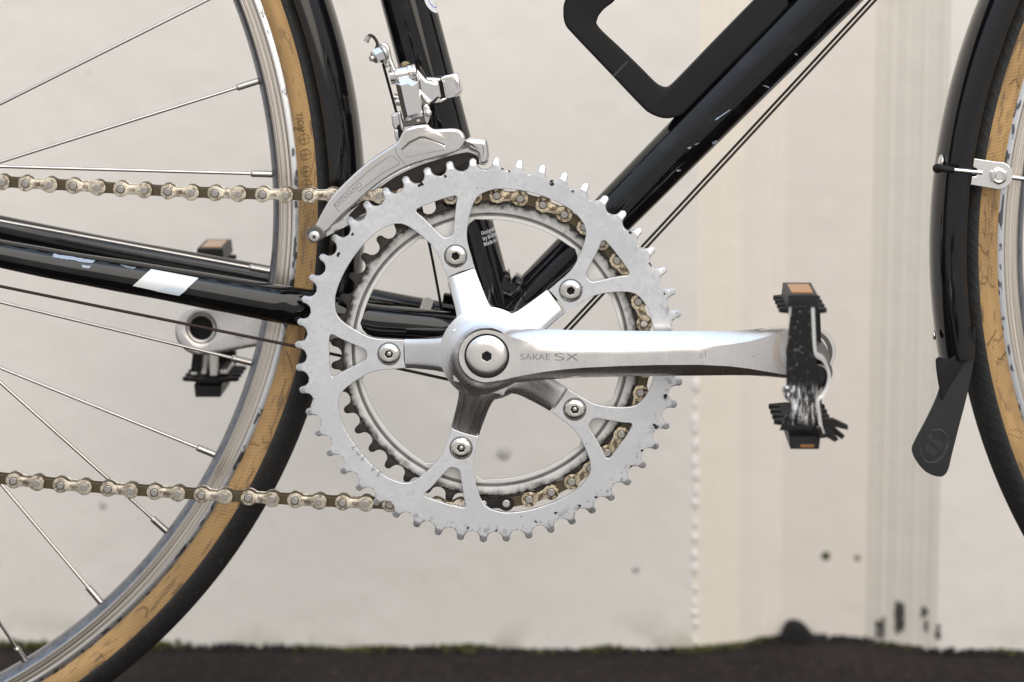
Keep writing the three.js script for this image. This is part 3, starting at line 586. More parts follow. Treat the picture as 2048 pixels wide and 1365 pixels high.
bigSpec.draw = (g) => {
  g.fillStyle = 'rgba(18,14,12,0.93)';
  const blot = (ang, r, s) => { const x = r * Math.cos(ang * RAD), y = r * Math.sin(ang * RAD); for (let i = 0; i < 7; i++) { g.beginPath(); g.ellipse(x + rr(-s, s) * 0.8, y + rr(-s, s) * 0.8, s * rr(0.25, 0.7), s * rr(0.25, 0.6), rr(0, 3), 0, 7); g.fill(); } };
  for (const [a, r, s] of [[6, 98, 1.9], [4.2, 99, 1.6], [41, 100, 0.8], [63, 98.5, 0.7], [70, 98.2, 1.4], [84, 99, 0.7], [86, 100.5, 0.7], [104, 99, 0.9], [112, 98.6, 1.3], [139, 98, 0.8], [147, 97.6, 1.1], [-6, 99, 1.1], [-14, 98.5, 1.2], [-24, 99, 1.6], [-33, 99, 0.8], [-39, 99.3, 0.7], [-54, 98.5, 0.9], [-60, 98, 0.8], [-68, 96, 0.8], [-75, 97, 0.7], [29, 99.5, 1.3], [19, 99.8, 0.6], [-88, 99, 0.6], [-97, 98, 0.7]]) blot(a, r, s);
  for (let i = 0; i < 14; i++) { const a = rr(0, 360), r = rr(60, 97); g.fillStyle = rnd() < 0.5 ? 'rgba(70,40,25,0.55)' : 'rgba(40,35,32,0.5)'; g.beginPath(); g.arc(r * Math.cos(a * RAD), r * Math.sin(a * RAD), rr(0.15, 0.42), 0, 7); g.fill(); }
  g.strokeStyle = 'rgba(90,90,92,0.16)'; g.lineWidth = 0.16;
  for (let i = 0; i < 60; i++) { const a = rr(0, 6.3), r = rr(58, 98), x = r * Math.cos(a), y = r * Math.sin(a), q = rr(0, 6.3), L = rr(1, 6); g.beginPath(); g.moveTo(x, y); g.lineTo(x + L * Math.cos(q), y + L * Math.sin(q)); g.stroke(); }
  // stamped letters near the lower left rim, reading against the turn
  g.save(); g.fillStyle = 'rgba(80,80,84,0.85)'; g.font = '4px sans-serif';
  [...'SA 307'].forEach((ch, i) => { const a = (217.5 + (5 - i) * 0 + (i * -2.5) + 10.5) * RAD; g.save(); g.translate(91 * Math.cos(a), 91 * Math.sin(a)); g.rotate(a - Math.PI / 2); g.scale(1, -1); g.fillText(ch, -1.2, 1.4); g.restore(); });
  g.restore();
};
const smallSpec = (x, y, r, a) => {
  const n = fbm(x * 0.11 + 20, y * 0.11 + 70, 5), f = fbm(x * 0.45 + 10, y * 0.45 + 30, 4);
  let k = 0.66 * (1 + 0.14 * (n - 0.5) + 0.08 * (f - 0.5));
  const e = r + 5 * (n - 0.5) + 3 * (f - 0.5);
  const d = clamp(sstep(76.5, 82.5, e) * (0.75 + 0.5 * f) + sstep(73, 79, e) * 0.22 + sstep(1.3, 0.6, Math.abs(r - 74.6)) * 0.72, 0, 0.97);
  return [k + (0.018 - k) * d, k * 0.98 + (0.014 - k * 0.98) * d, k * 0.95 + (0.010 - k * 0.95) * d];
};
const bigMat = std(1, 0.5, 0.55, { map: ringTex(1536, 224, bigSpec), roughnessMap: smudge });
const smallMat = std(1, 0.5, 0.5, { map: ringTex(1024, 190, smallSpec) });
const ringUV = (g, c, mm) => { const p = g.attributes.position, uv = new Float32Array(p.count * 2); for (let i = 0; i < p.count; i++) { uv[2 * i] = (p.getX(i) - c.x) / mm + 0.5; uv[2 * i + 1] = (p.getY(i) - c.y) / mm + 0.5; } g.setAttribute('uv', new THREE.BufferAttribute(uv, 2)); return g; };
const BOLT = [37.4, 109.4, 181.4, 253.4, 325.4];
const polar = (c, aDeg, r, t) => V2(c.x + r * Math.cos(aDeg * RAD) + t * Math.sin(aDeg * RAD), c.y + r * Math.sin(aDeg * RAD) - t * Math.cos(aDeg * RAD));   // t > 0 is clockwise
// large ring: plate with a window above each bolt, and one big opening that runs round the bolt tabs
{
  const zf = 48.6, zb = 45.4, c = rc, s = new THREE.Shape(discPts(c, 99.15, 260));
  // opening contour, counter-clockwise from bolt to bolt
  const side = [[170, 28.5], [181, 29], [192, 30], [208, 30.6], [226, 32.5], [240, 36.5], [252, 42], [264, 48.5], [275, 55.5], [286, 63], [295, 71], [302, 80], [306, 92], [306.5, 106], [305.5, 120]].map(([r, t]) => [r / PXM, t / PXM]);
  const pts = [], R = 331.5 / PXM;
  for (let k = 0; k < 5; k++) {
    const b = BOLT[k], nb = BOLT[(k + 1) % 5] + (k === 4 ? 360 : 0);
    // tab end, then its counter-clockwise side, the outer arc, and the next tab's clockwise side
    for (let i = 0; i <= 6; i++) { const t = -28.5 + 57 * i / 6; if (i > 0 && i < 6) pts.push(polar(c, b, Math.sqrt(170 * 170 + 28.5 * 28.5 - t * t) / PXM, -t / PXM)); }
    for (const [r, t] of side) pts.push(polar(c, b, r, -t));
    const a0 = b + Math.atan2(120, 305.5) / RAD, a1 = nb - Math.atan2(120, 305.5) / RAD;
    for (let i = 1; i < 12; i++) { const a = a0 + (a1 - a0) * i / 12; pts.push(polar(c, a, R - 0.9 * Math.pow(Math.abs(i / 6 - 1), 3), 0)); }
    for (const [r, t] of [...side].reverse()) pts.push(polar(c, nb, r, t));
  }
  s.holes.push(new THREE.Path(pts));
  const win = [[246, 0], [246.5, 6], [250, 11], [258, 15.5], [280, 25.5], [300, 35], [308, 40], [314, 43], [318, 41.5], [320, 37], [321, 25], [321.5, 12], [321.5, 0]];
  const wp = [...win, ...win.slice(1, -1).reverse().map(([r, t]) => [r, -t])];
  for (const b of BOLT) s.holes.push(new THREE.Path(new THREE.CatmullRomCurve3(wp.map(([r, t]) => { const q = polar(c, b, r / PXM, t / PXM); return V(q.x, q.y, 0); }), true, 'catmullrom', 0.5).getPoints(90).map((p) => V2(p.x, p.y))));
  const parts = [crease(extr(s, zb, zf - zb, 0.35, 0.35, 2), 0.33)];
  for (let i = 0; i < 52; i++) parts.push(tooth(52, i, 106.0, 99.4, 4.25, zf - 0.02, zb + 0.02, 0.5, c, (88.0 - i * 360 / 52) * RAD));
  mesh('large_chainring', ringUV(merge(parts), c, 224), bigMat, crank, 'large bare silver chainring with dark grease by its teeth');
}
const sc = V(rc.x, rc.y, 40);
{
  const zf = 41.4, zb = 38.6, c = rc, s = new THREE.Shape(discPts(c, 80.6, 220)), pts = [];
  const side = [[170, 24], [215, 26.5], [235, 31], [247, 37], [255, 46], [259.5, 60]].map(([r, t]) => [r / PXM, t / PXM]);
  for (let k = 0; k < 5; k++) {
    const b = BOLT[k], nb = BOLT[(k + 1) % 5] + (k === 4 ? 360 : 0);
    for (const [r, t] of side) pts.push(polar(c, b, r, -t));
    const e = Math.atan2(60, 259.5) / RAD; for (let i = 1; i < 14; i++) pts.push(polar(c, b + e + (nb - b - 2 * e) * i / 14, 71.6, 0));
    for (const [r, t] of [...side].reverse()) pts.push(polar(c, nb, r, t));
  }
  s.holes.push(new THREE.Path(pts));
  const parts = [crease(extr(s, zb, zf - zb, 0.3, 0.3, 2), 0.33)];
  for (let i = 0; i < 42; i++) parts.push(tooth(42, i, 87.2, 80.9, 4.1, zf - 0.02, zb + 0.02, 0.2, c, (87.4 - 4.286 - i * 360 / 42) * RAD));
  // raised shoulder band that leaves a step line round the ring
  parts.push(crease(latheZ([[74.9, 41.3], [75.2, 42.1], [75.9, 42.3], [80.0, 42.3], [80.5, 41.9], [80.7, 41.2]], V(c.x, c.y, 0), 200)));
  mesh('small_chainring', ringUV(merge(parts), c, 190), smallMat, crank, 'small chainring behind, black with grease at its teeth');
}
// spider arms
{
  const prof0 = [[9.5, 60], [14, 30], [17, 18.5], [19.5, 14.2], [20.6, 12.4], [21.8, 11.1], [23.2, 10.1], [25, 9.4], [28, 8.85], [32, 8.5], [36, 8.25], [41, 8.0], [45.4, 7.9], [45.75, 7.8]], prof = [];
  { const cv = new THREE.CatmullRomCurve3(prof0.map(([r, w]) => V(r, w, 0))); for (let i = 0; i <= 65; i++) { const p = cv.getPoint(i / 65); prof.push([p.x, p.y]); } }
  const cc = at(977.5, 706, 50);
  for (const b of BOLT) {
    const rings = prof.map(([r, w0], i) => {
      const w = Math.min(w0, r * Math.tan(36.2 * RAD)), zf = 58.2 - 9.4 * sstep(14, 52, r) * 1.12 - (i === prof.length - 1 ? 0.4 : 0), R = [];
      const P = (t, z) => { const q = polar(cc, b, r, t); return V(q.x, q.y, z); };
      const merged = w < w0 + 1e-6 && w0 > r * Math.tan(36.2 * RAD) ? 0 : 1;
      for (let j = -6; j <= 6; j++) { const q = j / 6; R.push(P(q * w, zf - (merged ? 1.1 * Math.pow(Math.abs(q), 7) : 0) - 0.25 * q * q)); }
      R.push(P(w, 46 - (r > 40 ? 0 : 0)), P(w * 0.9, 43), P(-w * 0.9, 43), P(-w, 46)); return R;
    });
    mesh('spider_arm', loft(rings, { ang: 0.8 }), M.polish, crank);
  }
  // hub body behind the arms and the hollow fillet up to the crank boss
  mesh('hub', latheZ([[9, 42], [18.6, 42], [19.6, 44], [19.6, 55.2]], V(cc.x, cc.y, 0), 64), M.polish, crank);
  const bc = at(973, 712, 63);
  mesh('fillet', latheZ([[25.5, 56.0], [22.5, 57.0], [20, 58.2], [18, 59.7], [16.4, 61.6], [15.3, 63.1]], V(bc.x, bc.y, 0), 80), M.polish, crank);
  // chainring bolts
  [[911, 513, 0], [1141.5, 582, 0], [777.5, 709, 1], [922, 897.5, 1], [1149.5, 820, 1]].forEach(([px, py, open], i) => {
    const c = at(px, py, 50), g = grp('chainring_bolt', crank); // group keeps head and socket together
    crank.remove(g);
    const hex = discPts(V2(c.x, c.y), 2.35, 6, 0.3 + i), s = new THREE.Shape(discPts(V2(c.x, c.y), 3.4, 40)); s.holes.push(new THREE.Path(hex));
    const head = merge([crease(latheZ([[3.3, 50.45], [4.2, 50.35], [5.1, 49.95], [5.7, 49.35], [5.85, 48.9], [5.85, 48.2]], V(c.x, c.y, 0), 48)), crease(extr(s, 48.8, 1.65, 0.12, 0.12))]);
    mesh('chainring_bolt', head, std([0.74, 0.71, 0.66], 0.34, 1, { roughnessMap: smudge }), crank);
    mesh('bolt_socket', axisTube(c, 3.0, 44, 48.82, 24), M.hole, crank);
    if (open) mesh('bolt_core', latheZ([[0, 49.35], [0.9, 49.3], [1.3, 49.0], [1.35, 48.5]], V(c.x + 0.1, c.y + 0.2, 0), 24), M.steel, crank);
    mesh('bolt_rim', latheZ([[5.9, 48.72], [6.35, 48.7]], V(c.x, c.y, 0), 48), M.darkSteel, crank);
  });
}
// right crank arm: one loft from the boss to the eye of the pedal
const armUV = (g) => { const P = g.attributes.position, uv = g.attributes.uv; for (let i = 0; i < P.count; i++) uv.setXY(i, (P.getX(i) + 20) / 220, (P.getY(i) - H + 22) / 42); return g; };
function armLoft(st) {                                          // [px x, silhouette top, face top, face bottom, silhouette bottom, z front, thickness]
  return loft(st.map(([x, t, ft, fb, b, z, th]) => {
    const P = (y, dz) => { const p = at(x, y, z + Math.min(0, dz)); return p; };
    const m = (a, c, k) => a + (c - a) * k;
    return [P(b, -th), P(b, -6.5), P(m(b, fb, 0.25), -4.2), P(m(b, fb, 0.62), -1.9), P(m(b, fb, 0.93), -0.35), P(fb, 0), P(m(fb, ft, 0.33), 0.06), P(m(fb, ft, 0.66), 0.06), P(ft, 0), P(m(t, ft, 0.93), -0.35), P(m(t, ft, 0.62), -1.9), P(m(t, ft, 0.25), -4.2), P(t, -6.5), P(t, -th)];
  }), { ang: 0.62 });
}
{
  const st = [], cx = 973, cy = 712.5;
  for (let i = 0; i <= 14; i++) { const q = Math.PI * (1 - i / 28), c = Math.cos(q), s = Math.sin(q); st.push([cx + 55.5 * c, cy - 56.5 * s - 0.3, cy - 52.5 * s * Math.max(0.02, s > 0.05 ? 1 : 0), cy + 52.5 * s, cy + 56.5 * s + 0.3, 63.5, 8]); }
  const add = [[990, 655, 662.5, 763, 769, 63.5, 9], [1010, 655, 669.5, 759.5, 767.5, 63.5, 9], [1035, 656, 678, 753.5, 765.5, 63.62, 10], [1062, 657.5, 686, 748.5, 763, 64.05, 11], [1092, 659, 692, 743.5, 760, 64.55, 12], [1126, 660, 695.5, 739.5, 757.5, 65.1, 12], [1165, 660.8, 697, 736, 755.5, 65.5, 12], [1240, 662, 697.3, 732.5, 753.5, 66.3, 12], [1320, 662.5, 695.5, 730.3, 752.3, 67.3, 12], [1400, 662.6, 694, 730, 751.8, 68.3, 12], [1460, 662, 689.5, 733, 751, 69.1, 12], [1500, 660, 683, 738, 751.5, 69.8, 12], [1535, 656, 673.5, 744, 753.5, 70.5, 12], [1565, 651.5, 664, 749, 756.5, 71.2, 12], [1592, 648.5, 657.5, 752, 758, 71.8, 12]];
  st.push(...add);
  const ex = 1617, ey = 703.5;
  for (let i = 0; i <= 14; i++) { const q = Math.PI / 2 - i / 14 * Math.PI / 2 * 0.985, c = Math.cos(q), s = Math.sin(q); st.push([ex + 56 * c, ey - 55.5 * s, ey - 48.5 * s, ey + 48.5 * s, ey + 55 * s, 72, 12]); }
  mesh('crank_arm', armUV(armLoft(st)), M.arm, crank, 'near silver crank arm with stamped lettering');
  // stamped name
  const word = (w, px, py, size, sx) => { const t = text(w, fontR, size, 0.12, sx), p = at(px, py, 64.9); t.translate(p.x, p.y, 0); const P = t.attributes.position; for (let i = 0; i < P.count; i++) P.setZ(i, P.getZ(i) - 0.08 + 63.72 + (PXM * (P.getX(i) - at(1035, 712, 65).x)) * 0.0150); return t; };
  mesh('stamped_name', merge([word('SAKAE', 1039, 720.5, 3.15, 1.34)]), M.engrave, crank);
  mesh('stamped_name', merge([word('SX', 1106.5, 721.3, 3.9, 2.35)]), M.engrave, crank);
  const knock = []; for (const [px, py, w, h, r, z] of [[1411, 708, 0.35, 3.4, 0.05, 68.45], [1404, 713, 0.2, 2, 0.1, 68.4], [1290, 690, 0.9, 0.4, 0.6, 66.7], [1298, 697, 0.7, 0.3, -0.5, 66.95]]) { const b = new THREE.BoxGeometry(w, h, 0.1); b.rotateZ(r); const q = at(px, py, z); b.translate(q.x, q.y, z); knock.push(b); }
  const km = std([0.30, 0.28, 0.27], 0.6, 0.6); for (const g of knock) mesh('knock_mark', plain(g), km, crank);
  // dust cap with its hexagon socket
  const c = at(973.5, 712.5, 64), o = V(c.x, c.y, 0);
  mesh('cap_groove', latheZ([[10.9, 63.85], [12.1, 63.9]], o, 64), M.hole, crank);
  const s = new THREE.Shape(discPts(V2(c.x, c.y), 4.6, 48)); s.holes.push(new THREE.Path(discPts(V2(c.x, c.y), 2.9, 6, 0.52)));
  mesh('dust_cap', merge([crease(latheZ([[4.5, 65.6], [5.6, 65.58], [7.4, 65.45], [9.0, 65.1], [10.3, 64.6], [11.1, 63.95], [11.25, 63.2]], o, 72)), crease(extr(s, 63.8, 1.8, 0.15, 0.15))]), std([0.82, 0.79, 0.75], 0.27, 1), crank);
  mesh('cap_socket', axisTube(V(c.x, c.y, 0), 3.3, 60, 64.3, 24), M.hole, crank);
  const marks = []; // worn embossed writing in four arcs, too rubbed to read
  for (const a0 of [60, 158, 250, 310]) for (let i = 0; i < 6; i++) { const a = (a0 - i * 9.5) * RAD; for (let k = 0; k < 2; k++) { const b = new THREE.BoxGeometry(0.3, rr(1.0, 1.7), 0.12); if (k) b.rotateZ(rr(-1.4, 1.4)); b.translate(rr(-0.3, 0.3), 7.4, 0); b.rotateX(-0.17); b.rotateZ(a - Math.PI / 2); b.translate(c.x, c.y, 65.41); marks.push(b); } }
  mesh('worn_emboss', merge(marks), std([0.58, 0.55, 0.52], 0.5, 1), crank);
  // wear mark beside the pedal eye
  const wear = new THREE.RingGeometry(15.2, 18.8, 40, 1, Math.PI * 0.82, Math.PI * 0.36), p = at(1617, 703.5, 72.2); wear.translate(p.x, p.y, 72.12); mesh('rub_mark', plain(wear), std([0.74, 0.66, 0.57], 0.5, 0.6), crank);
  const e = at(1619, 706, 73);
  mesh('eye_groove', latheZ([[10, 72.25], [12.4, 72.25]], V(e.x, e.y, 0), 40), M.darkSteel, crank);
  mesh('washer', crease(latheZ([[4, 72], [4, 73.6], [9.4, 73.6], [10, 73.2], [10, 72]], V(e.x, e.y, 0), 40)), M.chrome, crank);
}
// left crank arm, beyond the frame
{
  const e = [[985, 612], [700, 606], [540, 612], [450, 607]], pts = [...e];
  for (let i = 0; i <= 18; i++) { const q = Math.PI / 2 + i / 18 * Math.PI; pts.push([402 + 54 * Math.cos(q), 661 - 52 * Math.sin(q)]); }
  pts.push([440, 708], [485, 699], [535, 691], [700, 684], [985, 690]);
  const hc = at(402, 657, -62), h = discPts(V2(hc.x, hc.y), 8.0, 40);
  mesh('crank_arm', planarUV(plate(pts, -62, 13, { bevel: 2.4, bt: 2.4, holes: [h], bs: 3 }), 200), M.arm, crank, 'far crank arm seen from its inner side');
  mesh('thread_ring', crease(latheZ([[6.9, -64], [7.0, -62.2], [8.1, -61.8], [8.4, -62.3]], V(hc.x, hc.y, 0), 40)), M.steel, crank);
  mesh('axle_end', axisTube(hc, 7.0, -74, -65, 30), M.hole, crank);
  mesh('crank_axle', axisTube(BB, 7.5, -66, 46, 24), M.darkSteel, crank);
}

// ---- chain
{
  const chain = grp('chain', bike, 'worn tan-grey chain with dark inner links');
  const pins = [], K = 11, zAt = (x) => 40 + 13 * clamp((880 - x) / 930);
  const topRun = [[53, 366], [101, 368.6], [148, 371], [197, 374.4], [243, 377], [290, 379.6], [337, 382], [384, 384.2], [431, 385.6], [478, 387], [526, 388], [572, 389], [619, 389.6], [666, 390], [713, 390.2], [760, 390.3], [807, 390.4], [854, 390.8], [902, 392.5], [949, 391.5]];
  pins.push(...[[-41, 361], [6, 363.4]].map(([x, y]) => at(x, y, zAt(x))), ...topRun.map(([x, y]) => at(x, y, zAt(x))));
  const first = pins.length, PR = 6.35 / Math.sin(Math.PI / 42), zc = V(rc.x, rc.y, 40);
  for (let k = 0; k <= 21; k++) { const a = (87.4 - k * 360 / 42) * RAD; pins.push(V(zc.x + PR * Math.cos(a), zc.y + PR * Math.sin(a), 40)); }
  const botRun = [[921, 1011.5], [874, 1010.5], [827, 1009], [780, 1007.4], [732.5, 1005.6], [686, 1003.6], [639, 1001.4], [591, 999], [545, 996.6], [498, 994], [451, 991.3], [404, 988.6], [357, 985.6], [310, 982.6], [263, 979.6], [217, 976.2], [170, 972.6], [122.5, 968.6], [75.5, 964.2], [28.7, 959.6], [-18, 955], [-65, 950]];
  pins.push(...botRun.map(([x, y]) => at(x, y, zAt(x))));
  // dog-bone plate
  const dog = (R, waist, half) => { const up = []; for (let i = 0; i <= 44; i++) { const x = -half - R + (2 * half + 2 * R) * (0.5 - 0.5 * Math.cos(Math.PI * i / 44)), c = (m) => Math.sqrt(Math.max(0, R * R - (x - m) ** 2)); const m = Math.max(c(-half), c(half)), w = Math.abs(x) < half ? waist + 0.012 * x * x : 0, k = 1.1, hh = Math.abs(x) < half ? Math.max(k - Math.abs(m - w), 0) / k : 0; up.push(V2(x, Math.min(R, Math.max(m, w) + hh * hh * k * 0.25))); } return new THREE.Shape([...up, ...up.slice(1, -1).reverse().map((p) => V2(p.x, -p.y))]); };
  const plateUV = (g) => planarUV(g, 24, 0.5, 0.5);
  const oS = dog(4.25, 2.5, 6.35), iS = dog(4.05, 2.7, 6.35);
  const outerFront = plateUV(crease(extr(oS, 3.25, 1.05, 0.3, 0.25, 2), 0.35)), outerBack = plateUV(crease(extr(oS, -4.3, 1.05, 0.3, 0.25, 1), 0.35));
  const innerLink = plateUV(merge([crease(extr(iS, 2.05, 1.0, 0.25, 0.2, 1), 0.35), crease(extr(iS, -3.05, 1.0, 0.25, 0.2, 1), 0.35), axisTube(V(-6.35, 0, 0), 3.9, -2, 2, 18), axisTube(V(6.35, 0, 0), 3.9, -2, 2, 18)]));
  const outerLink = merge([outerFront, outerBack]);
  const pinG = crease(latheZ([[0, 4.75], [1.7, 4.75], [1.95, 4.6], [2.0, 4.0], [2.0, -4.7], [0, -4.7]], V(0, 0, 0), 22));
  const pinRing = latheZ([[2.0, 4.33], [2.38, 4.34]], V(0, 0, 0), 22);
  for (const g of [outerLink, innerLink, pinG, pinRing]) { g.scale(MM, MM, MM); g.userData.scaled = true; }
  const linkTex = (i, dirt) => canvasTex(384, 384, (g, w, h) => {
    const img = g.createImageData(w, h);
    for (let y = 0; y < h; y++) for (let x = 0; x < w; x++) {
      const o = (y * w + x) * 4, n = fbm(x / 40 + i * 9, y / 40, 4), f = fbm(x / 26 + i * 5, y / 22 + 40, 4), mx = (x / w - 0.5) * 24, my = (0.5 - y / h) * 24 * 1; // my spans the texture square
      const r = Math.min(Math.hypot(mx - 6.35, my / 1), Math.hypot(mx + 6.35, my / 1));
      let d = sstep(0.52, 0.66, f) * (0.3 + dirt) + sstep(0.48, 0.68, n) * (dirt * 0.8 + 0.12) + sstep(2.4, 1.9, r) * 0.25;
      d += 0.5 * sstep(3.6, 4.2, Math.abs(my)) + 0.3 * sstep(3.7, 4.2, r) * sstep(6.3, 8, Math.abs(mx)); d = clamp(d, 0, 0.93); const k = 0.66 * (1 + 0.2 * (n - 0.5)) * (1 - d);
      img.data[o] = toS(k * 1.03); img.data[o + 1] = toS(k * (0.92 - 0.08 * d)); img.data[o + 2] = toS(k * (0.755 - 0.18 * d)); img.data[o + 3] = 255;
    }
    g.putImageData(img, 0, 0);
    g.translate(w / 2, h / 2); g.scale(w / 24, h / 24); g.fillStyle = 'rgba(48,34,24,0.85)';
    // rubbed stamp in the middle and small strokes round the rivets
    for (let k = 0; k < 5; k++) { g.fillRect(-1.5 + k * 0.62, -0.95, 0.28, 1.9); if (k < 4 && (k + i) % 2) g.fillRect(-1.5 + k * 0.62, rr(-0.9, 0.6), 0.8, 0.35); }
    for (const m of [-6.35, 6.35]) for (let k = 0; k < 13; k++) { if (rnd() < 0.35) continue; const a = k / 13 * 6.28; g.save(); g.translate(m + 3.1 * Math.cos(a), 3.1 * Math.sin(a)); g.rotate(a); g.globalAlpha = rr(0.25, 0.8); g.fillRect(-0.5, -0.16, 1.0, 0.32); g.restore(); }
  });
  const oM = [0, 1, 2].map((i) => std(1, 0.36, 0.75, { map: linkTex(i, 0.1) })), dM = [3, 4].map((i) => std([0.84, 0.79, 0.70], 0.42, 0.65, { map: linkTex(i, 0.34) }));
  const iM = std([0.075, 0.054, 0.026], 0.45, 0.3), pM = std([0.40, 0.375, 0.34], 0.5, 0.7, { roughnessMap: smudge });
  const ringM = std([0.05, 0.04, 0.03], 0.8, 0);
  for (let i = 0; i + 1 < pins.length; i++) {
    const a = pins[i], b = pins[i + 1], outer = (i - first) % 2 === 0, onRing = i >= first - 3 && i < first + 19;
    const last = outer && i === first + 20;                       // the dark joining link at the bottom of the ring
    const m = new THREE.Mesh(outer ? outerLink : innerLink, outer ? (last ? M.black : onRing ? dM[i % 2] : oM[(i >> 1) % 3]) : iM);
    m.name = outer ? (last ? 'joining_link' : 'outer_link') : 'inner_link'; m.castShadow = m.receiveShadow = true;
    m.position.copy(a).add(b).multiplyScalar(0.5 * MM); m.rotation.z = Math.atan2(b.y - a.y, b.x - a.x); m.scale.x = a.distanceTo(b) / 12.7;
    if (rnd() < 0.5) m.rotation.x = 0;
    chain.add(m);
  }
  pins.forEach((p, i) => { for (const [g, n, mat] of [[pinG, 'pin', i === first + 20 || i === first + 21 ? M.steel : pM], [pinRing, 'pin_seat', ringM]]) { const m = new THREE.Mesh(g, mat); m.name = n; m.position.copy(p).multiplyScalar(MM); m.castShadow = m.receiveShadow = true; chain.add(m); } });
}

// ---- front derailleur
{
  const fd = grp('front_derailleur', bike, 'polished silver front derailleur clamped to the seat tube');
  const zp = (zx, zy) => [700 + zx * 0.16846, 50 + zy * 0.16846], Z = (l) => l.map(([a, b]) => zp(a, b));
  const z2 = (l) => l.map(([a, b]) => [600 + a * 0.3371, 40 + b * 0.337]);
  // inner cage plate behind, with the rolled bridge at its forward end
  const innerPlate = z2([[60, 1270], [110, 1200], [170, 1195], [200, 1180], [300, 1105], [420, 1010], [560, 915], [700, 850], [800, 805], [900, 775], [970, 745], [980, 715], [1010, 702], [1090, 708], [1112, 725], [1122, 790], [1120, 835], [1095, 862], [1060, 858], [1000, 850], [900, 890], [790, 930], [680, 985], [560, 1055], [430, 1140], [320, 1205], [210, 1262], [140, 1296], [80, 1300]]);
  mesh('inner_cage_plate', plate(innerPlate, 37.5, 3, { bevel: 0.7, spline: 160, bs: 3 }), M.fd, fd);
  mesh('cage_bridge', plate(z2([[975, 720], [1008, 703], [1085, 708], [1110, 725], [1121, 790], [1118, 838], [1096, 860], [1064, 855], [1052, 800], [1000, 770]]), 51, 14, { bevel: 2.6, bt: 2.6, spline: 60, bs: 5, ang: 0.9 }), M.fd, fd);
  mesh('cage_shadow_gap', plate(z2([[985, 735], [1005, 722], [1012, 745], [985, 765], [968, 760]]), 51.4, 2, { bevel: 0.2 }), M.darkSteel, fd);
  const grease = std([0.030, 0.024, 0.020], 0.55, 0.2);
  mesh('greasy_edge', plate(z2([[430, 1030], [560, 935], [700, 868], [800, 835], [900, 805], [990, 790], [1050, 815], [1062, 855], [1000, 852], [900, 885], [790, 925], [680, 980], [560, 1050], [470, 1105], [380, 1150], [300, 1190], [290, 1160], [360, 1090]]), 39.6, 2.4, { bevel: 0.4, spline: 100 }), grease, fd);
  // outer cage plate
  const outer = z2([[70, 1262], [100, 1200], [150, 1105], [200, 1035], [260, 972], [330, 905], [410, 838], [490, 782], [560, 737], [585, 712], [605, 672], [622, 650], [660, 634], [712, 624], [755, 622], [775, 640], [800, 650], [860, 647], [925, 648], [958, 664], [976, 692], [979, 722], [965, 752], [940, 778], [890, 797], [830, 813], [740, 838], [660, 864], [590, 895], [520, 936], [450, 985], [385, 1040], [320, 1100], [260, 1152], [205, 1208], [165, 1252], [130, 1275], [95, 1285]]);
  mesh('outer_cage_plate', plate(outer, 52, 3.2, { bevel: 1.3, bt: 1.1, spline: 220, bs: 3, ang: 0.7 }), M.fd, fd);
  // pressed panels: a rim line round each recess, and a raised inner field
  const line = (pts, r, z) => pathTube(z2(pts).map(([x, y]) => at(x, y, z)), r, 120, 6, 0.05);
  mesh('pressed_line', merge([line([[232, 1138], [204, 1106], [208, 1090], [300, 990], [420, 885], [535, 806], [548, 806], [590, 842], [588, 855], [490, 910], [345, 1020]], 0.2, 52.0), line([[566, 758], [570, 790], [600, 830], [628, 862]], 0.2, 52.0)]), M.engrave, fd);
  const pent = z2([[604, 768], [650, 728], [712, 698], [740, 698], [848, 742], [862, 762], [850, 774], [740, 795], [640, 815], [620, 803]]);
  mesh('pressed_recess', plate(pent, 52.35, 1, { bevel: 0.35, bt: 0.3, spline: 90 }), M.fd, fd);
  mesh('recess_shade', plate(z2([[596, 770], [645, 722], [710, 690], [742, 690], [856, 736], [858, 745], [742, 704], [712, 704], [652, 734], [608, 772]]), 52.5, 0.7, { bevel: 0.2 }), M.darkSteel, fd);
  { const t = text('SHIMANO', fontR, 2.75, 0.14, 1.12), p = at(672.5, 417.5, 52); t.rotateZ(Math.atan2(37, 42)); t.translate(p.x, p.y, 51.98); mesh('stamped_name', t, M.engrave, fd); }
  // tail: dark ferrule and cross-head screw
  const c = at(628.6, 473.5, 52);
  mesh('tail_ferrule', merge([tube(at(626, 469, 36), at(626, 469, 51.5), 3.9, 3.9, 30), plate(z2([[40, 1260], [75, 1222], [110, 1225], [150, 1262], [150, 1290], [110, 1312], [60, 1308]]), 52.6, 4, { bevel: 0.8, spline: 50 })]), M.darkSteel, fd);
  const s = new THREE.Shape(discPts(V2(c.x, c.y), 1.6, 30)), k = 0.32, l = 1.25, q = 0.5, cr = [[-k, -l], [k, -l], [k, -k], [l, -k], [l, k], [k, k], [k, l], [-k, l], [-k, k], [-l, k], [-l, -k], [-k, -k]].map(([x, y]) => V2(c.x + x * Math.cos(q) - y * Math.sin(q), c.y + x * Math.sin(q) + y * Math.cos(q)));
  s.holes.push(new THREE.Path(cr));
  mesh('screw_head', merge([crease(latheZ([[1.55, 54.3], [2.4, 54.1], [3.1, 53.6], [3.35, 52.9], [3.35, 52]], V(c.x, c.y, 0), 36)), extr(s, 53.2, 1.1)]), M.steel, fd);
  mesh('screw_slot', axisTube(c, 2, 51, 53.3, 20), M.hole, fd);

  // link body: chamfered block
  mesh('link_body', plate(Z([[536, 700], [575, 662], [700, 634], [790, 694], [866, 1085], [700, 1140], [640, 1145], [602, 1000]]), 46, 14, { bevel: 2.7, bt: 2.3, bs: 1 }), M.fd, fd);
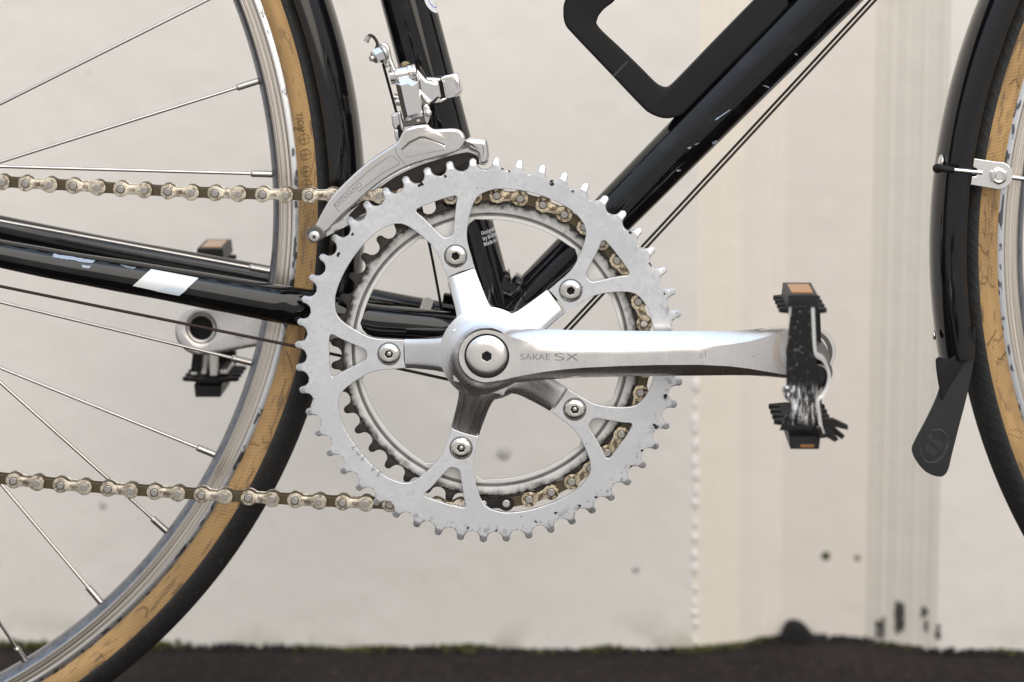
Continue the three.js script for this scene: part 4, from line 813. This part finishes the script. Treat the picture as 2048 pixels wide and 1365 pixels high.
  mesh('link_gap', plate(Z([[630, 1120], [880, 1075], [905, 1165], [650, 1215]]), 42, 12, { bevel: 0.5 }), M.darkSteel, fd);
  { const p = at(836.5, 241, 42.2), b = new THREE.BoxGeometry(1.8, 1.3, 0.5); b.rotateZ(0.15); b.translate(p.x, p.y, 42.2); mesh('link_mark', b, M.steel, fd); }
  const ear = (l, z, d, b = 1) => plate(Z(l), z, d, { bevel: b, bt: b, spline: 50, bs: 3, ang: 0.8 });
  mesh('pivot_ear', ear([[880, 955], [915, 955], [948, 1000], [950, 1080], [935, 1140], [915, 1180], [890, 1160], [868, 1010]], 44, 7, 0.8), M.chrome, fd);
  { const p = at(...zp(925, 1045), 44); mesh('pivot_rivet', latheZ([[0, 45.2], [1.6, 44.9], [2.1, 44]], V(p.x, p.y, 0), 24), M.steel, fd); }
  // upper pivot barrel across the top of the link
  const B0 = at(...zp(545, 598), 38), B1 = at(...zp(770, 552), 38), dB = B1.clone().sub(B0);
  mesh('pivot_barrel', crease(tube(B0, B0.clone().addScaledVector(dB, 0.66), 4.2, 4.2, 30)), M.chrome, fd);
  mesh('pivot_collar', merge([crease(tube(B0.clone().addScaledVector(dB, 0.69), B0.clone().addScaledVector(dB, 0.92), 4.7, 4.7, 30)), crease(tube(B0.clone().addScaledVector(dB, 0.95), B0.clone().addScaledVector(dB, 1.08), 4.5, 3.9, 30)), crease(tube(B0.clone().addScaledVector(dB, -0.30), B0.clone().addScaledVector(dB, -0.03), 4.5, 4.7, 30))]), M.fd, fd);
  { const p = at(...zp(652, 480), 34), p2 = at(...zp(660, 520), 36); mesh('limit_screw', crease(tube(p2, p, 3.2, 3.0, 24)), std([0.45, 0.36, 0.22], 0.35, 1), fd); }
  { const p = at(...zp(548, 905), 34), p2 = p.clone().add(V(3.5, -0.7, 0)); mesh('limit_screw', merge([crease(tube(p, p2, 2.3, 2.3, 20)), crease(tube(p.clone().add(V(-1.2, 2.5, 0)), p2.clone().add(V(-1.2, 2.5, 0)), 1.7, 1.7, 16))]), M.steel, fd); }
  // lower inner link
  mesh('inner_link', merge([ear([[490, 1090], [520, 1055], [590, 1030], [600, 1100], [600, 1215], [520, 1235]], 36, 8, 1.2), ear([[570, 1060], [596, 1030], [612, 1100], [640, 1225], [610, 1260], [590, 1180]], 42, 8, 1), ear([[528, 1250], [560, 1240], [600, 1250], [590, 1330], [565, 1390], [530, 1330]], 36, 8, 0.8)]), M.chrome, fd);
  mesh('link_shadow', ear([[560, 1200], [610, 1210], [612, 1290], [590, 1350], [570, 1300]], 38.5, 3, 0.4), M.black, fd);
  // cable arm, clamp plate and domed nut
  mesh('cable_arm', ear([[345, 245], [385, 212], [430, 222], [466, 275], [480, 340], [500, 420], [545, 545], [520, 580], [478, 560], [458, 440], [430, 340], [395, 280]], 42, 4, 1), M.fd, fd);
  mesh('clamp_plate', ear([[330, 245], [365, 240], [400, 290], [420, 360], [462, 470], [448, 500], [425, 508], [400, 470], [370, 380], [320, 290]], 45, 4, 0.9), M.steel, fd);
  const n0 = at(...zp(375, 345), 44), n1 = at(...zp(262, 395), 47), dn = n1.clone().sub(n0).normalize(), mk = (pr, m, nm) => { const g = new THREE.LatheGeometry(pr.map(([r, y]) => V2(Math.max(r, 1e-3), y)), 36); g.applyQuaternion(new THREE.Quaternion().setFromUnitVectors(V(0, 1, 0), dn)); g.translate(n0.x, n0.y, n0.z); mesh(nm, crease(g, 0.7), m, fd); };
  mk([[0, -1], [5.6, -1], [5.7, 0.5], [4.9, 0.6]], M.steel, 'washer');
  { const g = new THREE.CylinderGeometry(3.4, 4.6, 4.4, 6); g.translate(0, 2.8, 0); g.applyQuaternion(new THREE.Quaternion().setFromUnitVectors(V(0, 1, 0), dn)); g.translate(n0.x, n0.y, n0.z); mesh('clamp_nut', crease(g, 0.3), M.chrome, fd); }
  mk([[3.3, 4.9], [2.6, 5.6], [1.6, 5.7], [1.55, 7.2], [0, 7.3]], M.steel, 'bolt_end');
  // cable with its curled tail and crimped end
  const cz = 45;
  mesh('cable_tail', pathTube([at(...zp(332, 245), cz), at(...zp(310, 185), cz), at(...zp(278, 142), cz), at(...zp(240, 122), cz), at(...zp(215, 138), cz)], 0.85, 30, 8), M.cable, fd);
  mesh('cable_end_cap', crease(tube(at(...zp(222, 132), cz), at(...zp(186, 202), cz), 1.2, 1.5, 16)), M.spoke, fd);
  mesh('derailleur_cable', pathTube([at(...zp(392, 465), 42), at(...zp(440, 640), 38), at(...zp(545, 1020), 30), at(820, 322, 22), at(858, 487, 14), at(884, 625, 6), at(888, 660, 2)], 0.75, 60, 8), M.cableBlack, fd);
  // band clamp round the seat tube
  const dirT = stD, q0 = V(st0.x, st0.y, 0).addScaledVector(dirT, at(905, 172, 0).sub(V(st0.x, st0.y, 0)).dot(dirT));
  { const g = new THREE.LatheGeometry([[14.6, -5.6], [15.8, -5.6], [16.1, -5.2], [16.1, 5.2], [15.8, 5.6], [14.6, 5.6]].map(([r, y]) => V2(r, y)), 64); g.applyQuaternion(new THREE.Quaternion().setFromUnitVectors(V(0, 1, 0), dirT)); g.translate(q0.x, q0.y, 0); mesh('clamp_band', crease(g), M.chrome, fd); }
  mesh('clamp_hinge', plate(Z([[1060, 640], [1120, 602], [1232, 578], [1284, 592], [1310, 700], [1332, 785], [1240, 862], [1150, 880], [1120, 800], [1100, 700]]), 19, 14, { bevel: 0.9, bs: 3 }), M.fd, fd);
  mesh('clamp_slot', plate(Z([[1052, 672], [1088, 682], [1118, 850], [1090, 872], [1078, 790]]), 20.3, 8, { bevel: 0.3 }), M.hole, fd);
  mesh('clamp_edge', merge([plate(Z([[905, 622], [1000, 625], [1080, 635], [1075, 672], [985, 690], [965, 660], [905, 655]]), 22, 6, { bevel: 0.9, bs: 3 }), plate(Z([[1090, 870], [1140, 860], [1150, 885], [1080, 930], [1005, 940], [1010, 915]]), 21, 6, { bevel: 0.8, bs: 3 }), plate(Z([[1094, 660], [1110, 660], [1152, 880], [1134, 886]]), 21, 5, { bevel: 0.6 })]), M.chrome, fd);
  mesh('clamp_arm', plate(Z([[786, 520], [830, 560], [905, 650], [1050, 690], [1082, 850], [985, 935], [925, 955], [850, 880], [800, 760]]), 26, 10, { bevel: 1.4, bt: 1.6, spline: 0, bs: 2 }), M.fd, fd);
  mesh('clamp_rib', plate(Z([[812, 770], [830, 780], [960, 905], [940, 950], [905, 960], [850, 900]]), 28.5, 6, { bevel: 1.2, bs: 2 }), M.fd, fd);
  // small stamped sign on the hinge
  { const g = [], base = at(...zp(1275, 700), 19); for (const [x, y, w, h] of [[0, 2.2, 2, 0.3], [0, -2.2, 2, 0.3], [-1, 0, 0.3, 4.4], [1, 0, 0.3, 4.4], [0, 0.6, 1.2, 0.3], [0, -0.6, 1.2, 0.3], [0, 0, 0.3, 2.8]]) { const b = new THREE.BoxGeometry(w, h, 0.2); b.translate(x, y, 0); b.rotateZ(0.2); b.translate(base.x, base.y, 19.05); g.push(b); } mesh('stamped_mark', merge(g), M.engrave, fd); }
}

// ---- pedals: cages hang upright, reflectors above and below
function toothedPlate(cx, y, z0, z1, hw, th, teeth, len) {      // level plate with teeth along both sides
  const L = z1 - z0, p = [], n = teeth;
  const edge = (s) => { const a = []; for (let i = 0; i < n; i++) { const u = z0 + L * (i + 0.12) / n, w = L / n; a.push([s * hw, u], [s * (hw + len * 0.9), u + w * 0.16], [s * (hw + len), u + w * 0.36], [s * (hw + len * 0.75), u + w * 0.5], [s * hw, u + w * 0.62]); } return a; };
  p.push([-hw * 0.6, z0], [hw * 0.6, z0], ...edge(1), [hw * 0.6, z1], [-hw * 0.6, z1], ...edge(-1).reverse());
  const g = new THREE.ExtrudeGeometry(new THREE.Shape(p.map(([x, z]) => V2(x, z))), { depth: th, bevelEnabled: true, bevelSize: 0.25, bevelThickness: 0.25, bevelSegments: 1 });
  g.rotateX(Math.PI / 2); g.translate(cx, y, 0); return crease(g);
}
const box = (w, h, d, x, y, z, r = 0.8) => { const g = new RoundedBoxGeometry(w, h, d, 3, r); g.translate(x, y, z); return plain(g); };
const scuff = (() => {
  const f = (u, v) => { const a = fbm(u * 14, v * 40, 4, 14, 40), b = vnoise(u * 60, v * 150, 60, 150), st = fbm(u * 30, v * 12, 3, 30, 12), low = sstep(0.42, 0.2, v) * sstep(0.03, 0.1, v); return clamp(sstep(0.68, 0.8, a) * (0.1 + 0.25 * b) + low * sstep(0.48, 0.62, st) * (0.5 + 0.5 * b) + sstep(0.92, 0.98, b) * 0.2); };
  return phy(1, 0.5, 1, { specularIntensity: 0.35, map: tex(256, 512, (u, v) => { const k = f(u, v); return [0.012 + 0.62 * k, 0.0115 + 0.61 * k, 0.011 + 0.6 * k]; }, { wrap: true }), metalnessMap: tex(256, 512, (u, v) => f(u, v), { srgb: false }), roughnessMap: tex(256, 512, (u, v) => 0.65 - 0.3 * f(u, v), { srgb: false }), bumpMap: tex(256, 512, (u, v) => 0.6 * f(u, v) + 0.4 * vnoise(u * 40, v * 90, 40, 90), { srgb: false }), bumpScale: 0.0004 });
})();
{
  const scrape = std(1, 0.4, 0.9, { map: tex(256, 256, (u, v) => { const k = 0.12 + 0.7 * sstep(0.38, 0.62, fbm(u * 26, v * 9, 4, 26, 9)); return [k, k, k * 1.03]; }), bumpMap: tex(256, 256, (u, v) => fbm(u * 26, v * 9, 4, 26, 9), { srgb: false }), bumpScale: 0.0015 });
  const p = grp('right_pedal', bike, 'scuffed black cage pedal with amber reflectors on the near crank arm'); p.name = 'pedal';
  const zi = 92, zo = 150, mid = at(1604, 742, zo), ax = at(1639, 756, zo);
  const yTop = at(1604, 622, zo).y, yBot = at(1604, 862, zo).y;
  mesh('cage_plate', toothedPlate(mid.x + 0.6, yTop, zi, zo - 1, 8.0, 1.8, 4, 4.0), M.black, p);
  mesh('cage_plate', merge([toothedPlate(mid.x + 1.5, yBot + 4, zi, zo - 1, 9.0, 2.0, 4, 5.5)]), M.black, p);
  // cage side facing out: worn black plate with bare metal edges
  const face = [[1584, 612], [1627, 612], [1629, 660], [1629, 700], [1634, 715], [1637, 760], [1636, 800], [1634, 850], [1628, 862], [1560, 862], [1566, 845], [1583, 812], [1574, 796], [1573, 730], [1576, 690], [1579, 650]];
  const fg = plate(face, zo, 2.4, { bevel: 0.5, spline: 0 });
  { const P = fg.attributes.position, uv = fg.attributes.uv, a = at(1560, 862, zo), b = at(1640, 612, zo); for (let i = 0; i < P.count; i++) uv.setXY(i, (P.getX(i) - a.x) / (b.x - a.x), (P.getY(i) - a.y) / (b.y - a.y)); }
  mesh('cage_side', fg, scuff, p);
  mesh('scraped_corner', plate([[1566, 778], [1582, 772], [1598, 776], [1603, 800], [1596, 822], [1590, 842], [1578, 838], [1584, 812], [1570, 796]], zo + 1.2, 3, { bevel: 0.9, spline: 40, bs: 3, ang: 0.9 }), scrape, p); planarUV(p.children[p.children.length - 1].geometry, 0.025);
  mesh('cage_claw', merge([plate([[1637, 842], [1648, 838], [1668, 839], [1697, 853], [1696, 861], [1672, 855], [1668, 862], [1650, 868], [1640, 868]], zo - 4, 5, { bevel: 0.4 }), plate([[1640, 850], [1665, 852], [1690, 873], [1685, 880], [1664, 866], [1650, 872], [1640, 872]], zo - 16, 5, { bevel: 0.4 }), plate([[1636, 852], [1660, 858], [1678, 880], [1670, 885], [1655, 876], [1640, 878]], zo + 0.4, 4, { bevel: 0.4 })]), M.black, p);
  // bare band of the cage bulging round the axle cap
  const band = [[1626, 616], [1628, 660], [1630, 695], [1634, 712], [1648, 722], [1657, 740], [1659, 756], [1655, 774], [1646, 790], [1637, 800], [1639, 830], [1642, 852], [1647, 868]].map(([x, y]) => at(x, y, zo));
  const cv = new THREE.CatmullRomCurve3(band), N = 60, rings = [];
  for (let i = 0; i <= N; i++) { const q = cv.getPoint(i / N), t = cv.getTangent(i / N), n = V(t.y, -t.x, 0).normalize(), w = 0.85; rings.push([V(q.x - n.x * w, q.y - n.y * w, zo + 0.6), V(q.x + n.x * w, q.y + n.y * w, zo + 0.2), V(q.x + n.x * w, q.y + n.y * w, zo - 12), V(q.x - n.x * w, q.y - n.y * w, zo - 12)]); }
  mesh('cage_band', loft(rings), std([0.80, 0.79, 0.77], 0.36, 0.85), p);
  mesh('bright_edge', tube(at(1581, 614, zo), at(1580, 632, zo), 0.8, 0.8, 10), M.steel, p);
  // barrel, axle and its cap
  const a0 = at(1617, 703.5, 73);
  mesh('axle', crease(merge([axisTube(a0, 6.3, 72, 80, 30), axisTube(a0, 5, 80, zo - 4, 30)])), M.steel, p);
  mesh('barrel', latheZ([[6, 84], [9.5, 85], [9.5, 96], [7.6, 104], [6.8, 124], [7.2, 136], [7.2, 141]], V(a0.x, a0.y, 0), 40), M.darkSteel, p);
  mesh('axle_cap', crease(latheZ([[0, zo - 1.5], [4.5, zo - 1.7], [5.4, zo - 2.6], [5.5, zo - 12]], V(ax.x - 1, ax.y + 0.4, 0), 36)), M.black, p);
  mesh('inner_cage_side', plate([[1592, 600], [1640, 600], [1644, 700], [1644, 820], [1596, 820], [1590, 700]], 94, 2, { bevel: 0.4, holes: [discPts(V2(a0.x, a0.y), 8, 30)] }), M.black, p);
  // reflectors
  const refl = (yc, s, dx) => {
    const w = 14.6, d = 46, zc = zo - 28, x = mid.x + dx, hh = 7.2;
    const body = [[-w / 2 - 0.7, -hh / 2], [w / 2 + 0.7, -hh / 2], [w / 2, hh / 2], [-w / 2, hh / 2]].map(([u, v]) => V2(x + u, yc + s * v)); if (s < 0) body.reverse();
    mesh('reflector_housing', crease(extr(new THREE.Shape(body), zc - d / 2, d, 0.5, 0.5, 1)), phy([0.010, 0.010, 0.013], 0.45, 0, { specularIntensity: 0.6 }), p);
    mesh('reflector', box(w - 3.6, 0.8, d - 17, x, yc + s * (hh / 2 + 0.12), zc + 1, 0.3), M.amber, p);
    const rib = []; for (let i = 0; i < 6; i++) rib.push(box(w - 4.2, 0.3, 0.5, x, yc + s * (hh / 2 + 0.5), zc - 10 + i * 4.6, 0.1)); mesh('reflector_rib', merge(rib), M.amber, p);
  };
  refl(at(1606, 607, zo).y, 1, 0.5); refl(at(1615, 889, zo).y, -1, 2.5);
  { const e = at(1615, 893, zo - 4); mesh('reflector_edge', merge([box(7, 1.6, 0.6, e.x, e.y, zo - 4.6, 0.2)]), std([0.22, 0.10, 0.02], 0.4, 0), p); }
}
{
  const p = grp('pedal', bike, 'black cage pedal with amber reflectors on the far crank arm');
  const zi = -138, zo = -86, hc = at(402, 657, -62), cx = at(424, 640, -112).x;
  const yT = at(424, 520, -112).y, yB = at(424, 748, -112).y, yC = hc.y;
  mesh('cage_plate', toothedPlate(cx, yT, zi, zo, 9, 1.8, 4, 3.5), M.black, p);
  mesh('cage_plate', toothedPlate(cx + 1, yB + 1, zi, zo, 10, 1.8, 4, 6.5), M.black, p);
  mesh('cage_side', plate([[385, 706], [405, 706], [402, 745], [380, 745]], zo, 2, { bevel: 0.4 }), M.black, p);
  mesh('cage_side', merge([box(3.2, 16, 40, cx - 3, yB + 11, -112, 0.5), box(4.5, 16, 6, cx + 3.5, yB + 11, zo - 3, 0.5)]), M.steel, p);
  mesh('cage_side', box(22, 66, 2.5, cx, (yT + yB) / 2, zi, 0.6), M.black, p);
  mesh('barrel', axisTube(V(hc.x, yC, 0), 8, zi, -75, 30), M.darkSteel, p);
  mesh('grip_tab', merge([box(5, 3, 30, cx + 8.5, yB + 4, -110, 0.6), box(4, 2, 12, cx - 9, yB + 3, -100, 0.6)]), M.steel, p);
  for (const [y, s, dx] of [[at(430, 501, -112).y, 1, 2], [at(424, 770, -112).y, -1, -0.5]]) {
    const w = 15, h = 7.4, body = [[-w / 2 - 0.7, -h / 2], [w / 2 + 0.7, -h / 2], [w / 2, h / 2], [-w / 2, h / 2]].map(([u, v]) => V2(cx + dx + u, y + s * v)); if (s < 0) body.reverse();
    mesh('reflector_housing', crease(extr(new THREE.Shape(body), -136, 46, 0.5, 0.5, 1)), phy([0.010, 0.010, 0.010], 0.45, 0, { specularIntensity: 0.6 }), p);
    mesh('reflector', box(w - 3.4, 0.8, 32, cx + dx, y + s * (h / 2 + 0.12), -112, 0.3), M.amber, p);
  }
}

renderer.render(scene, camera);
